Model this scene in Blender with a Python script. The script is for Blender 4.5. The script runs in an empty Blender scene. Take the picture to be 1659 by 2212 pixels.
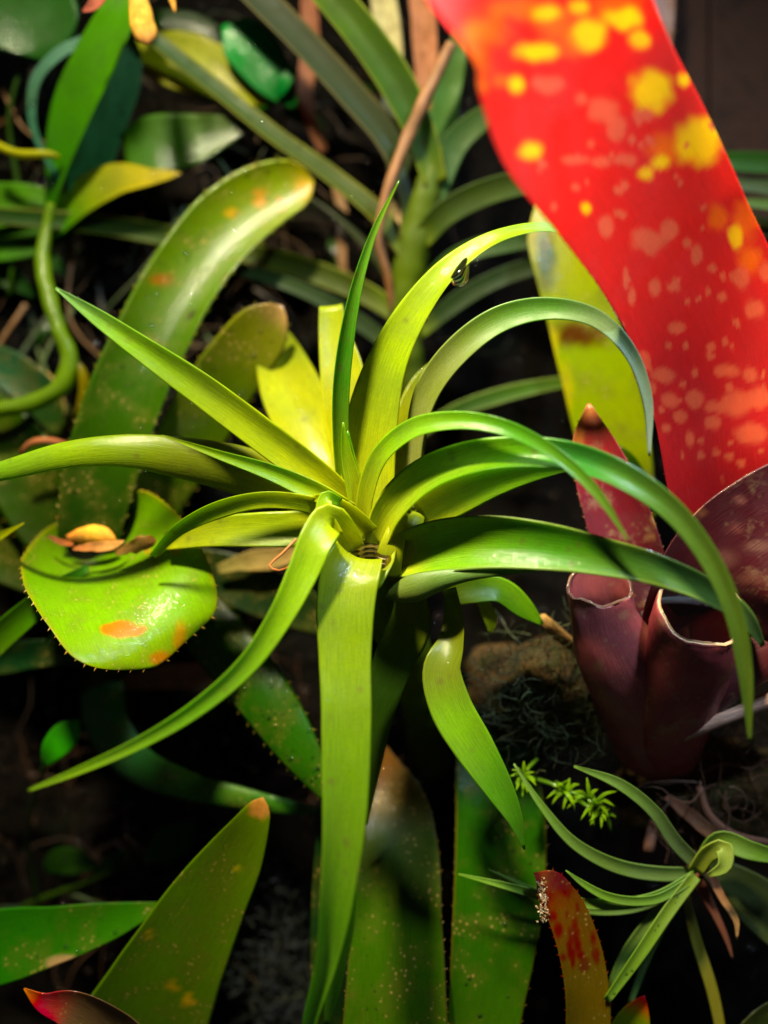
import bpy, bmesh, math, random
from mathutils import Vector, Matrix, noise
random.seed(7)
# ------------------------------------------------------------------ frame, camera, light
W, H = 1659.0, 2212.0            # layout units across / down the view
DIST = 0.35                      # metres from lens to the rosette's heart
PITCH = math.radians(38)
FOVY = math.radians(60)
PXU = 2 * math.tan(FOVY / 2) / H
FWD = Vector((0, math.cos(PITCH), -math.sin(PITCH)))
UP = Vector((0, math.sin(PITCH), math.cos(PITCH)))
RT = Vector((1, 0, 0))
BACK = -FWD
CENTRE = Vector((0, 0, 0.30))
CAM = CENTRE - FWD * DIST
scene = bpy.context.scene
col = scene.collection

cam_d = bpy.data.cameras.new('camera'); cam = bpy.data.objects.new('camera', cam_d); col.objects.link(cam)
cam.location = CAM
cam.rotation_euler = Matrix((RT, UP, BACK)).transposed().to_euler()
cam_d.sensor_fit = 'VERTICAL'; cam_d.sensor_height = 36.0
cam_d.lens = 18.0 / math.tan(FOVY / 2)
cam_d.clip_start = 0.01; cam_d.clip_end = 50
cam_d.dof.use_dof = True; cam_d.dof.focus_distance = DIST - 0.012; cam_d.dof.aperture_fstop = 2.1
scene.camera = cam

world = bpy.data.worlds.new('World'); scene.world = world; world.use_nodes = True
bg = world.node_tree.nodes['Background']
bg.inputs[0].default_value = (0.9, 0.92, 1.0, 1); bg.inputs[1].default_value = 0.04

def lamp(name, loc, target, size, power, colour, spread=75):
    l = bpy.data.lights.new(name, 'AREA'); l.shape = 'DISK'; l.spread = math.radians(spread); l.size = size; l.energy = power; l.color = colour
    o = bpy.data.objects.new(name, l); col.objects.link(o); o.location = loc
    o.rotation_euler = (Vector(target) - Vector(loc)).to_track_quat('-Z', 'Y').to_euler()
    return o
lamp('warm_grow_lamp', CENTRE + Vector((-0.15, 0.07, 0.58)), CENTRE, 0.06, 3.3, (1.0, 0.88, 0.58))
lamp('cool_grow_lamp', CENTRE + Vector((0.30, 0.02, 0.58)), CENTRE, 0.07, 1.15, (0.62, 0.82, 1.0))

scene.view_settings.view_transform = 'Standard'; scene.view_settings.look = 'None'
scene.view_settings.exposure = 0.0; scene.view_settings.gamma = 1.0
scene.view_settings.use_curve_mapping = False
scene.render.engine = 'CYCLES'
scene.cycles.use_denoising = True
try: scene.cycles.denoiser = 'OPENIMAGEDENOISE'
except Exception: pass
scene.cycles.max_bounces = 10; scene.cycles.transmission_bounces = 8; scene.cycles.diffuse_bounces = 4
scene.cycles.transparent_max_bounces = 12
scene.cycles.sample_clamp_indirect = 4.0; scene.cycles.caustics_reflective = False; scene.cycles.caustics_refractive = False

# ------------------------------------------------------------------ helpers
def P(u, v, d=0.0):
    """layout units + centimetres in front of (+) or behind (-) the rosette's heart -> a point of the place"""
    z = DIST - d * 0.01
    return CAM + FWD * z + RT * ((u - W / 2) * PXU * z) + UP * ((H / 2 - v) * PXU * z)
def scale_at(d): return PXU * (DIST - d * 0.01)
def c(r, g, b):
    f = lambda x: (x / 255 / 12.92) if x / 255 <= 0.04045 else ((x / 255 + 0.055) / 1.055) ** 2.4
    return (f(r), f(g), f(b))
def mixc(a, b, k): return tuple(x + (y - x) * k for x, y in zip(a, b))
def smooth(a, b, x):
    if a == b: return float(x >= b)
    k = max(0.0, min(1.0, (x - a) / (b - a))); return k * k * (3 - 2 * k)

def spline(pts, n):
    """non-uniform Hermite through rows of equal length, n+1 samples, evenly spread by picture length"""
    m = len(pts); dim = len(pts[0]); ts = [0.0]
    for a, b in zip(pts, pts[1:]):
        ts.append(ts[-1] + max(1e-6, math.sqrt((a[0]-b[0])**2 + (a[1]-b[1])**2 + ((a[2]-b[2])*55)**2)))
    tan = []
    for i in range(m):
        if i == 0: s = [(pts[1][k]-pts[0][k])/(ts[1]-ts[0]) for k in range(dim)]
        elif i == m-1: s = [(pts[-1][k]-pts[-2][k])/(ts[-1]-ts[-2]) for k in range(dim)]
        else:
            h0, h1 = ts[i]-ts[i-1], ts[i+1]-ts[i]
            s = [((pts[i][k]-pts[i-1][k])/h0*h1 + (pts[i+1][k]-pts[i][k])/h1*h0)/(h0+h1) for k in range(dim)]
        tan.append(s)
    out = []; seg = 0
    for j in range(n+1):
        t = ts[-1]*j/n
        while seg < m-2 and t > ts[seg+1]: seg += 1
        h = ts[seg+1]-ts[seg]; x = (t-ts[seg])/h
        h00 = 2*x**3-3*x*x+1; h10 = x**3-2*x*x+x; h01 = -2*x**3+3*x*x; h11 = x**3-x*x
        out.append([h00*pts[seg][k]+h10*h*tan[seg][k]+h01*pts[seg+1][k]+h11*h*tan[seg+1][k] for k in range(dim)])
    return out

def link(name, verts, faces, mat, parent=None, cols=None, uvs=None, smooth_shade=True, kind=None):
    me = bpy.data.meshes.new(name); me.from_pydata([tuple(v) for v in verts], [], faces)
    if smooth_shade: me.polygons.foreach_set('use_smooth', [True]*len(me.polygons))
    if cols is not None:
        a = me.color_attributes.new('Col', 'FLOAT_COLOR', 'POINT')
        a.data.foreach_set('color', [x for q in cols for x in (q[0], q[1], q[2], 1.0)])
    if uvs is not None:
        ul = me.uv_layers.new(name='UVMap'); li = [0]*len(me.loops); me.loops.foreach_get('vertex_index', li)
        ul.data.foreach_set('uv', [x for i in li for x in uvs[i]])
    bm = bmesh.new(); bm.from_mesh(me); bmesh.ops.recalc_face_normals(bm, faces=bm.faces); bm.to_mesh(me); bm.free()
    me.materials.append(mat)
    o = bpy.data.objects.new(name, me); col.objects.link(o)
    if parent is not None:
        o.parent = parent; o.matrix_parent_inverse = Matrix.Translation(-parent.location)
    if kind: o['kind'] = kind
    return o
def tag(o, label, cat, group=None, kind=None):
    o['label'] = label; o['category'] = cat
    if group: o['group'] = group
    if kind: o['kind'] = kind
    return o
def plant(name, at, label, cat='plant', group=None):
    o = bpy.data.objects.new(name, None); col.objects.link(o); o.location = P(*at); o.empty_display_size = 0.01
    return tag(o, label, cat, group)

# ------------------------------------------------------------------ materials
def nt(name):
    m = bpy.data.materials.new(name); m.use_nodes = True; t = m.node_tree; t.nodes.clear(); return m, t
def N(t, ty, **kw):
    n = t.nodes.new(ty)
    for k, v in kw.items():
        if k in n.inputs.keys(): n.inputs[k].default_value = v
        else: setattr(n, k, v)
    return n
def math_(t, op, a, b=None):
    n = t.nodes.new('ShaderNodeMath'); n.operation = op
    for i, x in enumerate((a, b)):
        if x is None: continue
        if isinstance(x, (int, float)): n.inputs[i].default_value = x
        else: t.links.new(x, n.inputs[i])
    return n.outputs[0]
def ramp(t, fac, p0, p1, c0=(0,0,0,1), c1=(1,1,1,1)):
    r = t.nodes.new('ShaderNodeValToRGB'); r.color_ramp.elements[0].position = p0; r.color_ramp.elements[1].position = p1
    r.color_ramp.elements[0].color = c0; r.color_ramp.elements[1].color = c1
    t.links.new(fac, r.inputs[0]); return r.outputs[0]
def mixrgb(t, mode, fac, a, b):
    n = t.nodes.new('ShaderNodeMix'); n.data_type = 'RGBA'; n.blend_type = mode
    for inp, x in ((n.inputs[0], fac), (n.inputs[6], a), (n.inputs[7], b)):
        if isinstance(x, (int, float)): inp.default_value = x
        elif isinstance(x, tuple): inp.default_value = (x[0], x[1], x[2], 1)
        else: t.links.new(x, inp)
    return n.outputs[2]

def leaf_material(name, rough=0.32, transl=0.42, stripe=0.30, mottle=0.35, mottle_col=(0.16, 0.17, 0.01), mscale=60,
                  speck=0.0, speck_col=(0.5, 0.3, 0.08), speck_scale=420, scurf=0.0, bump=0.12, stripe_scale=26, wet=0.0, spec=0.5, gain=1.0, sat=1.0, patch=None):
    m, t = nt(name); L = t.links.new
    out = N(t, 'ShaderNodeOutputMaterial')
    att = N(t, 'ShaderNodeVertexColor', layer_name='Col')
    uv = N(t, 'ShaderNodeUVMap'); geo = N(t, 'ShaderNodeNewGeometry')
    mp = N(t, 'ShaderNodeMapping'); mp.inputs['Scale'].default_value = (stripe_scale, 0.9, 1); L(uv.outputs[0], mp.inputs[0])
    st = N(t, 'ShaderNodeTexNoise', Scale=1.0, Detail=3.0, Roughness=0.6); L(mp.outputs[0], st.inputs['Vector'])
    big = N(t, 'ShaderNodeTexNoise', Scale=float(mscale), Detail=4.0, Roughness=0.6); L(geo.outputs['Position'], big.inputs['Vector'])
    fine = N(t, 'ShaderNodeTexNoise', Scale=900.0, Detail=3.0, Roughness=0.7); L(geo.outputs['Position'], fine.inputs['Vector'])
    sf = ramp(t, st.outputs[0], 0.34, 0.66)
    hs0 = N(t, 'ShaderNodeHueSaturation', Saturation=sat, Value=gain); L(att.outputs[0], hs0.inputs['Color']); base = hs0.outputs[0]
    cl = mixrgb(t, 'MULTIPLY', stripe, base, mixrgb(t, 'MIX', sf, (0.35, 0.45, 0.35), (1.45, 1.35, 1.2)))
    mf = math_(t, 'MULTIPLY', ramp(t, big.outputs[0], 0.45, 0.75), mottle)
    cl = mixrgb(t, 'MIX', mf, cl, mottle_col)
    gf = math_(t, 'MULTIPLY', ramp(t, fine.outputs[0], 0.35, 0.7), 0.22)
    cl = mixrgb(t, 'MULTIPLY', gf, cl, (0.45, 0.5, 0.4))
    if patch:
        pn = N(t, 'ShaderNodeTexNoise', Scale=float(patch[1]), Detail=5.0, Roughness=0.62); L(geo.outputs['Position'], pn.inputs['Vector'])
        cl = mixrgb(t, 'MIX', math_(t, 'MULTIPLY', ramp(t, pn.outputs[0], patch[2], patch[3]), patch[4]), cl, patch[0])
    if speck > 0:
        vo = N(t, 'ShaderNodeTexVoronoi', Scale=float(speck_scale)); L(geo.outputs['Position'], vo.inputs['Vector'])
        sp = math_(t, 'MULTIPLY', ramp(t, vo.outputs['Distance'], 0.12, 0.30, (1,1,1,1), (0,0,0,1)), ramp(t, big.outputs[0], 0.50, 0.62))
        cl = mixrgb(t, 'MIX', math_(t, 'MULTIPLY', sp, speck), cl, speck_col)
    if scurf > 0:
        sc = N(t, 'ShaderNodeTexNoise', Scale=2600.0, Detail=1.0); L(geo.outputs['Position'], sc.inputs['Vector'])
        cl = mixrgb(t, 'MIX', math_(t, 'MULTIPLY', ramp(t, sc.outputs[0], 0.45, 0.65), scurf), cl, (0.34, 0.38, 0.32))
    rr = ramp(t, big.outputs[0], 0.3, 0.7, (rough*0.75,)*3+(1,), (min(1, rough*1.45),)*3+(1,))
    bs = math_(t, 'ADD', math_(t, 'MULTIPLY', st.outputs[0], 1.0), math_(t, 'MULTIPLY', fine.outputs[0], 0.25))
    bp = N(t, 'ShaderNodeBump', Strength=bump, Distance=0.0012); L(bs, bp.inputs['Height'])
    pr = N(t, 'ShaderNodeBsdfPrincipled'); L(cl, pr.inputs['Base Color']); L(rr, pr.inputs['Roughness']); L(bp.outputs[0], pr.inputs['Normal'])
    pr.inputs['Specular IOR Level'].default_value = spec
    if wet > 0:
        pr.inputs['Coat Weight'].default_value = wet; pr.inputs['Coat Roughness'].default_value = 0.07
        wn = N(t, 'ShaderNodeTexNoise', Scale=420.0, Detail=3.0, Roughness=0.6); L(geo.outputs['Position'], wn.inputs['Vector'])
        wb = N(t, 'ShaderNodeBump', Strength=0.45, Distance=0.0010); L(wn.outputs[0], wb.inputs['Height']); L(wb.outputs[0], pr.inputs['Coat Normal'])
    tr = N(t, 'ShaderNodeBsdfTranslucent')
    hs = N(t, 'ShaderNodeHueSaturation', Value=1.7, Saturation=1.08); L(cl, hs.inputs['Color']); L(hs.outputs[0], tr.inputs[0])
    mx = N(t, 'ShaderNodeMixShader'); mx.inputs[0].default_value = transl
    L(pr.outputs[0], mx.inputs[1]); L(tr.outputs[0], mx.inputs[2]); L(mx.outputs[0], out.inputs[0])
    return m
M_ROS = leaf_material('rosette_leaf', rough=0.26, transl=0.45, stripe=0.36, mottle=0.25, speck=0.35, speck_col=(0.10, 0.05, 0.015), speck_scale=160, bump=0.2, mottle_col=(0.13, 0.20, 0.01), scurf=0.03, spec=0.22, gain=0.92, sat=1.15, wet=0.18, patch=((0.10, 0.17, 0.012), 28, 0.42, 0.66, 0.35))
M_SCURF = leaf_material('scurfy_leaf', rough=0.5, transl=0.36, stripe=0.30, mottle=0.25, mottle_col=(0.07, 0.13, 0.02), scurf=0.10, gain=0.8, sat=1.1)
M_WET = leaf_material('wet_leaf', rough=0.30, transl=0.36, stripe=0.26, mottle=0.45, mottle_col=(0.11, 0.10, 0.008), mscale=75, speck=0.6, wet=0.22, bump=0.25, gain=0.75, spec=0.10, sat=1.15, patch=((0.10, 0.06, 0.012), 48, 0.60, 0.74, 0.4))
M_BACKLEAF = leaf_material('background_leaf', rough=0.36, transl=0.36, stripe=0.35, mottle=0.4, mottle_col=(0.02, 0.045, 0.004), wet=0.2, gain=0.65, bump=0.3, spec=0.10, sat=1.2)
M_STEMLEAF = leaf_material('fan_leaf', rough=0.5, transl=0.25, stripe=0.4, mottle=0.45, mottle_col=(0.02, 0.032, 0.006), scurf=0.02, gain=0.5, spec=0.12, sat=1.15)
M_RED = leaf_material('red_leaf', rough=0.42, transl=0.45, stripe=0.14, mottle=0.12, mottle_col=(0.6, 0.03, 0.02), speck=0.0, stripe_scale=18, bump=0.08, gain=1.25)
M_MAROON = leaf_material('maroon_leaf', rough=0.5, transl=0.12, gain=0.8, stripe=0.3, mottle=0.5, mottle_col=(0.10, 0.012, 0.018), speck=0.35, speck_col=(0.32, 0.2, 0.08), speck_scale=260, wet=0.2, bump=0.3, patch=((0.30, 0.17, 0.085), 85, 0.56, 0.66, 0.45))
M_DRY = leaf_material('dry_leaf', rough=0.75, transl=0.2, stripe=0.6, mottle=0.6, mottle_col=(0.10, 0.04, 0.012), bump=0.5, mscale=160)

def bark_material(name, a, b, cc, rough=0.7, scale=30, bumpd=0.006, spec=0.5):
    m, t = nt(name); L = t.links.new; out = N(t, 'ShaderNodeOutputMaterial'); geo = N(t, 'ShaderNodeNewGeometry')
    n1 = N(t, 'ShaderNodeTexNoise', Scale=float(scale), Detail=8.0, Roughness=0.65); n2 = N(t, 'ShaderNodeTexNoise', Scale=scale*7.0, Detail=6.0, Roughness=0.7)
    for n in (n1, n2): L(geo.outputs['Position'], n.inputs['Vector'])
    cl = mixrgb(t, 'MIX', ramp(t, n2.outputs[0], 0.4, 0.65), a, b)
    cl = mixrgb(t, 'MIX', ramp(t, n1.outputs[0], 0.52, 0.66), cl, cc)
    pr = N(t, 'ShaderNodeBsdfPrincipled'); L(cl, pr.inputs['Base Color']); pr.inputs['Specular IOR Level'].default_value = spec
    L(ramp(t, n2.outputs[0], 0.3, 0.7, (rough*0.5,)*3+(1,), (min(1, rough*1.2),)*3+(1,)), pr.inputs['Roughness'])
    bp = N(t, 'ShaderNodeBump', Strength=0.8, Distance=bumpd); L(math_(t, 'ADD', n1.outputs[0], n2.outputs[0]), bp.inputs['Height']); L(bp.outputs[0], pr.inputs['Normal'])
    L(pr.outputs[0], out.inputs[0]); return m
M_BANK = bark_material('dark_bank', c(5, 4, 3), c(18, 12, 8), c(9, 12, 5), 0.75, spec=0.06)  # dark soil, blackened further: shade and light falloff are put into the colour
M_BITS = bark_material('wet_debris', c(14, 10, 8), c(44, 30, 22), c(22, 26, 12), 0.12, 200, 0.0004, spec=0.8)
M_BOARD = bark_material('brown_board', c(34, 22, 18), c(50, 32, 26), c(28, 18, 15), 0.9, 60, 0.001, spec=0.08)
M_TWIG = leaf_material('twig_bark', rough=0.7, transl=0.0, stripe=0.6, mottle=0.5, mottle_col=(0.05, 0.03, 0.015), bump=0.5, stripe_scale=8)
def water_material(name='clear_water', tint=(0.93, 0.96, 0.93, 1), add=0.10):
    m, t = nt(name); L = t.links.new; out = N(t, 'ShaderNodeOutputMaterial')
    tp = N(t, 'ShaderNodeBsdfTransparent'); tp.inputs[0].default_value = tint
    gl = N(t, 'ShaderNodeBsdfGlossy'); gl.inputs['Roughness'].default_value = 0.04
    fr = N(t, 'ShaderNodeFresnel'); fr.inputs['IOR'].default_value = 1.36
    mx = N(t, 'ShaderNodeMixShader'); L(math_(t, 'ADD', fr.outputs[0], add), mx.inputs[0]); L(tp.outputs[0], mx.inputs[1]); L(gl.outputs[0], mx.inputs[2]); L(mx.outputs[0], out.inputs[0])
    return m
M_WATER = water_material(); M_POOL = water_material('pool_water', (0.55, 0.45, 0.42, 1), 0.0)

# ------------------------------------------------------------------ leaf, tube, drops
def leaf(parent, pts, cols, mat, name='leaf', roll=0, cup=0.35, hint=(0, 0, 1), thick=1.1, nx=11, nt_=None, tip=0.0, ripple=0.02,
         edge=None, blot=(), spines=0, spine_len=9, drops=0, keel=0.0, drop_r=(1.8, 5.0), spine_col=None, seed=None):
    """a strap leaf: rows (u, v, depth cm, half width); roll / cup per row or one value; closed skin with real thickness (mm)"""
    k = len(pts)
    rolls = list(roll) if isinstance(roll, (list, tuple)) else [roll]*k
    cups = list(cup) if isinstance(cup, (list, tuple)) else [cup]*k
    rows = [list(p) + [rolls[i], cups[i]] for i, p in enumerate(pts)]
    length = sum(math.hypot(a[0]-b[0], a[1]-b[1]) for a, b in zip(pts, pts[1:]))
    n = nt_ or int(max(16, min(90, length / 12)))
    rows = spline(rows, n)
    pos = [P(r[0], r[1], r[2]) for r in rows]
    hv = (RT*hint[0] + UP*hint[1] + BACK*hint[2]).normalized()
    verts, cl, uvs, edges = [], [], [], []
    arc = 0.0; sd = random.random()*100 if seed is None else seed
    nring = 2*nx - 2
    for i, r in enumerate(rows):
        t = i / n
        T = (pos[min(n, i+1)] - pos[max(0, i-1)]).normalized()
        Nn = hv - T*hv.dot(T)
        if Nn.length < 1e-3: Nn = UP - T*UP.dot(T)
        Nn.normalize(); S = T.cross(Nn); ra = math.radians(r[4])
        S, Nn = S*math.cos(ra) + Nn*math.sin(ra), Nn*math.cos(ra) - S*math.sin(ra)
        sc = scale_at(r[2]); hw = max(0.4, r[3])
        if tip > 0 and t > 1-tip: hw *= max(0.03, math.sqrt(max(0.0, 1-((t-1+tip)/tip)**2)))
        wl = 1 + ripple*noise.noise((sd, t*7, 0)); wr = 1 + ripple*noise.noise((sd+9, t*7, 0))
        hw *= sc
        if i: arc += (pos[i]-pos[i-1]).length
        A = r[5]; th = 0.001*thick*0.5*min(1.0, hw/0.004 + 0.12)
        bc = cols[-1][1]
        for a, b in zip(cols, cols[1:]):
            if t <= b[0]: bc = mixc(a[1], b[1], smooth(a[0], b[0], t)); break
        def section(s):
            w = hw*(wr if s > 0 else wl)
            if abs(A) > 1e-3: x, z = math.sin(s*A)/A*w, (1-math.cos(s*A))/A*w
            else: x, z = s*w, 0.0
            z += keel*abs(s)*w + ripple*0.6*w*s*s*noise.noise((sd+5, t*5, s*2))
            return pos[i] + S*x + Nn*z, S*math.sin(-s*A) + Nn*math.cos(s*A)
        ss = [-math.cos(math.pi*j/(nx-1))*0.5 + (2*j/(nx-1)-1)*0.5 for j in range(nx)]
        ring = []
        for j, s in enumerate(ss):
            p, q = section(s); ring.append((p + q*th*math.sqrt(max(0, 1-s*s*0.96)), s, 1))
        for j in range(nx-2, 0, -1):
            s = ss[j]; p, q = section(s); ring.append((p - q*th*math.sqrt(max(0, 1-s*s*0.96)), s, -1))
        for p, s, side in ring:
            cc = bc
            if edge: cc = mixc(cc, edge[0], smooth(1-edge[1], 1.0, abs(s)))
            if blot:
                rel = p - CAM; z = rel.dot(FWD); pu = rel.dot(RT)/(PXU*z)+W/2; pv = H/2-rel.dot(UP)/(PXU*z)
                for (bu, bv, ru, rv, bcx, soft) in blot:
                    dd = math.hypot((pu-bu)/ru, (pv-bv)/rv) + 0.35*noise.noise((pu*0.035, pv*0.035, bu*0.1))
                    kk = 1 - smooth(1-soft, 1+soft, dd)
                    if kk > 0: cc = mixc(cc, bcx, kk)
            verts.append(p); cl.append(cc); uvs.append((s*hw*100*(1 if side > 0 else 1), arc*100))
        edges.append((section(-1)[0], section(1)[0], S.copy(), T.copy(), hw, sc, Nn.copy(), section))
    faces = []
    for i in range(n):
        for j in range(nring):
            a = i*nring+j; b = i*nring+(j+1) % nring
            faces.append((a, b, b+nring, a+nring))
    faces.append(tuple(range(nring))[::-1]); faces.append(tuple(n*nring+j for j in range(nring)))
    o = link(name, verts, faces, mat, parent, cl, uvs)
    if spines:
        V, F, CC, UVv = [], [], [], []; rnd = random.Random(int(sd*100)); step = max(1, int(round(n/spines)))
        tot = 0.0; last = {-1: -9, 1: -9}
        for sgn in (-1, 1):
            acc = 0.0
            for i in range(1, n):
                e0, e1 = edges[i][0 if sgn < 0 else 1], edges[i-1][0 if sgn < 0 else 1]
                acc += (e0-e1).length
                if acc > spines*edges[i][5]*(0.8+0.4*rnd.random()):
                    acc = 0; sc = edges[i][5]; tq = edges[i][3]; dr = (edges[i][2]*sgn*0.8 + tq*0.7).normalized(); ln = spine_len*sc*(0.7+0.6*rnd.random())
                    b0 = len(V); br = ln*0.24; nn = edges[i][6]; e0 = e0 - edges[i][2]*sgn*br*0.6
                    V += [e0 - tq*br*1.3, e0 + nn*br*0.6, e0 + tq*br*1.3, e0 - nn*br*0.6, e0 + dr*ln]
                    F += [(b0, b0+1, b0+4), (b0+1, b0+2, b0+4), (b0+2, b0+3, b0+4), (b0+3, b0, b0+4), (b0+3, b0+2, b0+1, b0)]
                    CC += [spine_col or mixc(cols[-1][1], c(150, 120, 60), 0.5)]*5; UVv += [(0, 0)]*5
        if V: link('edge_spines', V, F, mat, o, CC, UVv, False, 'stuff')
    if drops:
        V, F = [], []; rnd = random.Random(int(sd*977))
        for q in range(drops):
            i = rnd.randint(int(n*0.12), int(n*0.97)); sec = edges[i][7]; 
            s = rnd.uniform(-0.85, 0.85); sc = edges[i][5]; r0 = sc*rnd.uniform(*drop_r)*(0.6 if rnd.random() < 0.6 else 1.0)
            # re-evaluate the section at its own row
            p, q2 = EVAL(rows, pos, i, n, hv, s, tip, thick); p = p + q2*0.0001
            ax = q2.orthogonal().normalized(); ay = q2.cross(ax); b0 = len(V); el = rnd.uniform(0.8, 1.3)
            for lev, (rr, hh) in enumerate(((1.0, 0.0), (0.86, 0.22), (0.5, 0.38))):
                for a in range(8):
                    an = a*math.pi/4; V.append(p + ax*math.cos(an)*rr*r0*el + ay*math.sin(an)*rr*r0 + q2*hh*r0)
            V.append(p + q2*0.43*r0)
            for lev in range(2):
                for a in range(8):
                    F.append((b0+lev*8+a, b0+lev*8+(a+1) % 8, b0+lev*8+8+(a+1) % 8, b0+lev*8+8+a))
            for a in range(8): F.append((b0+16+a, b0+16+(a+1) % 8, b0+24))
        link('water_beads', V, F, M_WATER, o, kind='stuff')
    return o
def EVAL(rows, pos, i, n, hv, s, tip, thick):
    r = rows[i]; t = i/n
    T = (pos[min(n, i+1)] - pos[max(0, i-1)]).normalized(); Nn = hv - T*hv.dot(T); Nn.normalize(); S = T.cross(Nn); ra = math.radians(r[4])
    S, Nn = S*math.cos(ra) + Nn*math.sin(ra), Nn*math.cos(ra) - S*math.sin(ra)
    hw = max(0.4, r[3])*scale_at(r[2])
    if tip > 0 and t > 1-tip: hw *= max(0.03, math.sqrt(max(0.0, 1-((t-1+tip)/tip)**2)))
    A = r[5] if abs(r[5]) > 1e-3 else 1e-3
    q = S*math.sin(-s*A) + Nn*math.cos(s*A)
    if q.dot(BACK) < 0: q = -q
    return pos[i] + S*math.sin(s*A)/A*hw + Nn*(1-math.cos(s*A))/A*hw + q*0.0005*thick*math.sqrt(max(0, 1-s*s*0.96)), q

def tube(parent, pts, colour, mat, name='stem', ns=10, n=None, rough=0.06, tipcol=None):
    """a round stem, root or twig: rows (u, v, depth cm, radius)"""
    length = sum(math.hypot(a[0]-b[0], a[1]-b[1]) for a, b in zip(pts, pts[1:]))
    n = n or int(max(8, min(60, length/14))); rows = spline([list(p) for p in pts], n); pos = [P(*r[:3]) for r in rows]
    V, F, CC, UVv = [], [], [], []; sd = random.random()*50; X = None; arc = 0
    for i, r in enumerate(rows):
        T = (pos[min(n, i+1)]-pos[max(0, i-1)]).normalized()
        X = (T.orthogonal() if X is None else X - T*X.dot(T)).normalized(); Y = T.cross(X)
        if i: arc += (pos[i]-pos[i-1]).length
        rad = max(0.3, r[3])*scale_at(r[2])
        for a in range(ns):
            an = 2*math.pi*a/ns; rr = rad*(1+rough*3*noise.noise((sd+math.cos(an), math.sin(an), i*0.45)))
            V.append(pos[i] + X*math.cos(an)*rr + Y*math.sin(an)*rr)
            CC.append(mixc(colour, tipcol, smooth(0.2, 1, i/n)) if tipcol else colour); UVv.append((abs(a-ns/2)*rad*60, arc*100))
    for i in range(n):
        for a in range(ns):
            F.append((i*ns+a, i*ns+(a+1) % ns, (i+1)*ns+(a+1) % ns, (i+1)*ns+a))
    F.append(tuple(range(ns))[::-1]); F.append(tuple(n*ns+a for a in range(ns)))
    return link(name, V, F, mat, parent, CC, UVv)

def lathe_cup(parent, rings, colour, rimcol, mat, name, ns=36, thick=1.2, rimback=20, tilt=0.62, rimrag=3):
    """an open leaf tube: rings (u, v, depth cm, rx, ry) from rim down; elliptical in the picture, real in depth"""
    V, F, CC, UVv = [], [], [], []; n = 30; _fine = spline([list(r) for r in rings], 300); rows = [_fine[int(300*(k/n)**1.7)] for k in range(n+1)]
    for side, sh in ((1, 0), (-1, thick*0.001)):
        order = range(n+1) if side == 1 else range(n, -1, -1)
        for i in order:
            u, v, d, rx, ry = rows[i]; p = P(u, v, d); sc = scale_at(d)
            ax = RT; ay = (UP*tilt - BACK*math.sqrt(1-tilt*tilt)).normalized()     # plane of the mouth
            for a in range(ns):
                an = 2*math.pi*a/ns; wob = 1+0.10*noise.noise((math.cos(an)*1.6, math.sin(an)*1.6, i*0.12+rings[0][0]))+0.03*noise.noise((math.cos(an)*6, math.sin(an)*6, i*0.5))
                rimup = (rimrag*2.5*noise.noise((math.cos(an)*1.3+3, math.sin(an)*1.3, rings[0][0]*0.1)) + rimrag*noise.noise((math.cos(an)*7, math.sin(an)*7, 1)) + rimback*max(0, math.sin(an)))*sc*max(0, 1-i/8)
                V.append(p + ax*math.cos(an)*(rx*sc*wob-sh) + ay*math.sin(an)*(ry*sc*wob-sh) + UP*rimup)
                CC.append(mixc(rimcol, colour, smooth(0.0, 0.045, i/n))); UVv.append((a*0.3, i*0.2))
    m = 2*(n+1)
    for i in range(m-1):
        for a in range(ns):
            F.append((i*ns+a, i*ns+(a+1) % ns, (i+1)*ns+(a+1) % ns, (i+1)*ns+a))
    i = m-1
    for a in range(ns): F.append((i*ns+a, i*ns+(a+1) % ns, (a+1) % ns, a))
    return link(name, V, F, mat, parent, CC, UVv)

# ------------------------------------------------------------------ colours (pigments)
YG = c(182, 186, 22); LG = c(120, 166, 30); MG = c(84, 142, 36); DG = c(46, 98, 34); BG = c(70, 122, 70); GG = c(104, 128, 84)
OL = c(110, 120, 20); PALE = c(186, 186, 70); TAN = c(190, 140, 70); BROWN = c(96, 58, 26)
EXTRA = True

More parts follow.
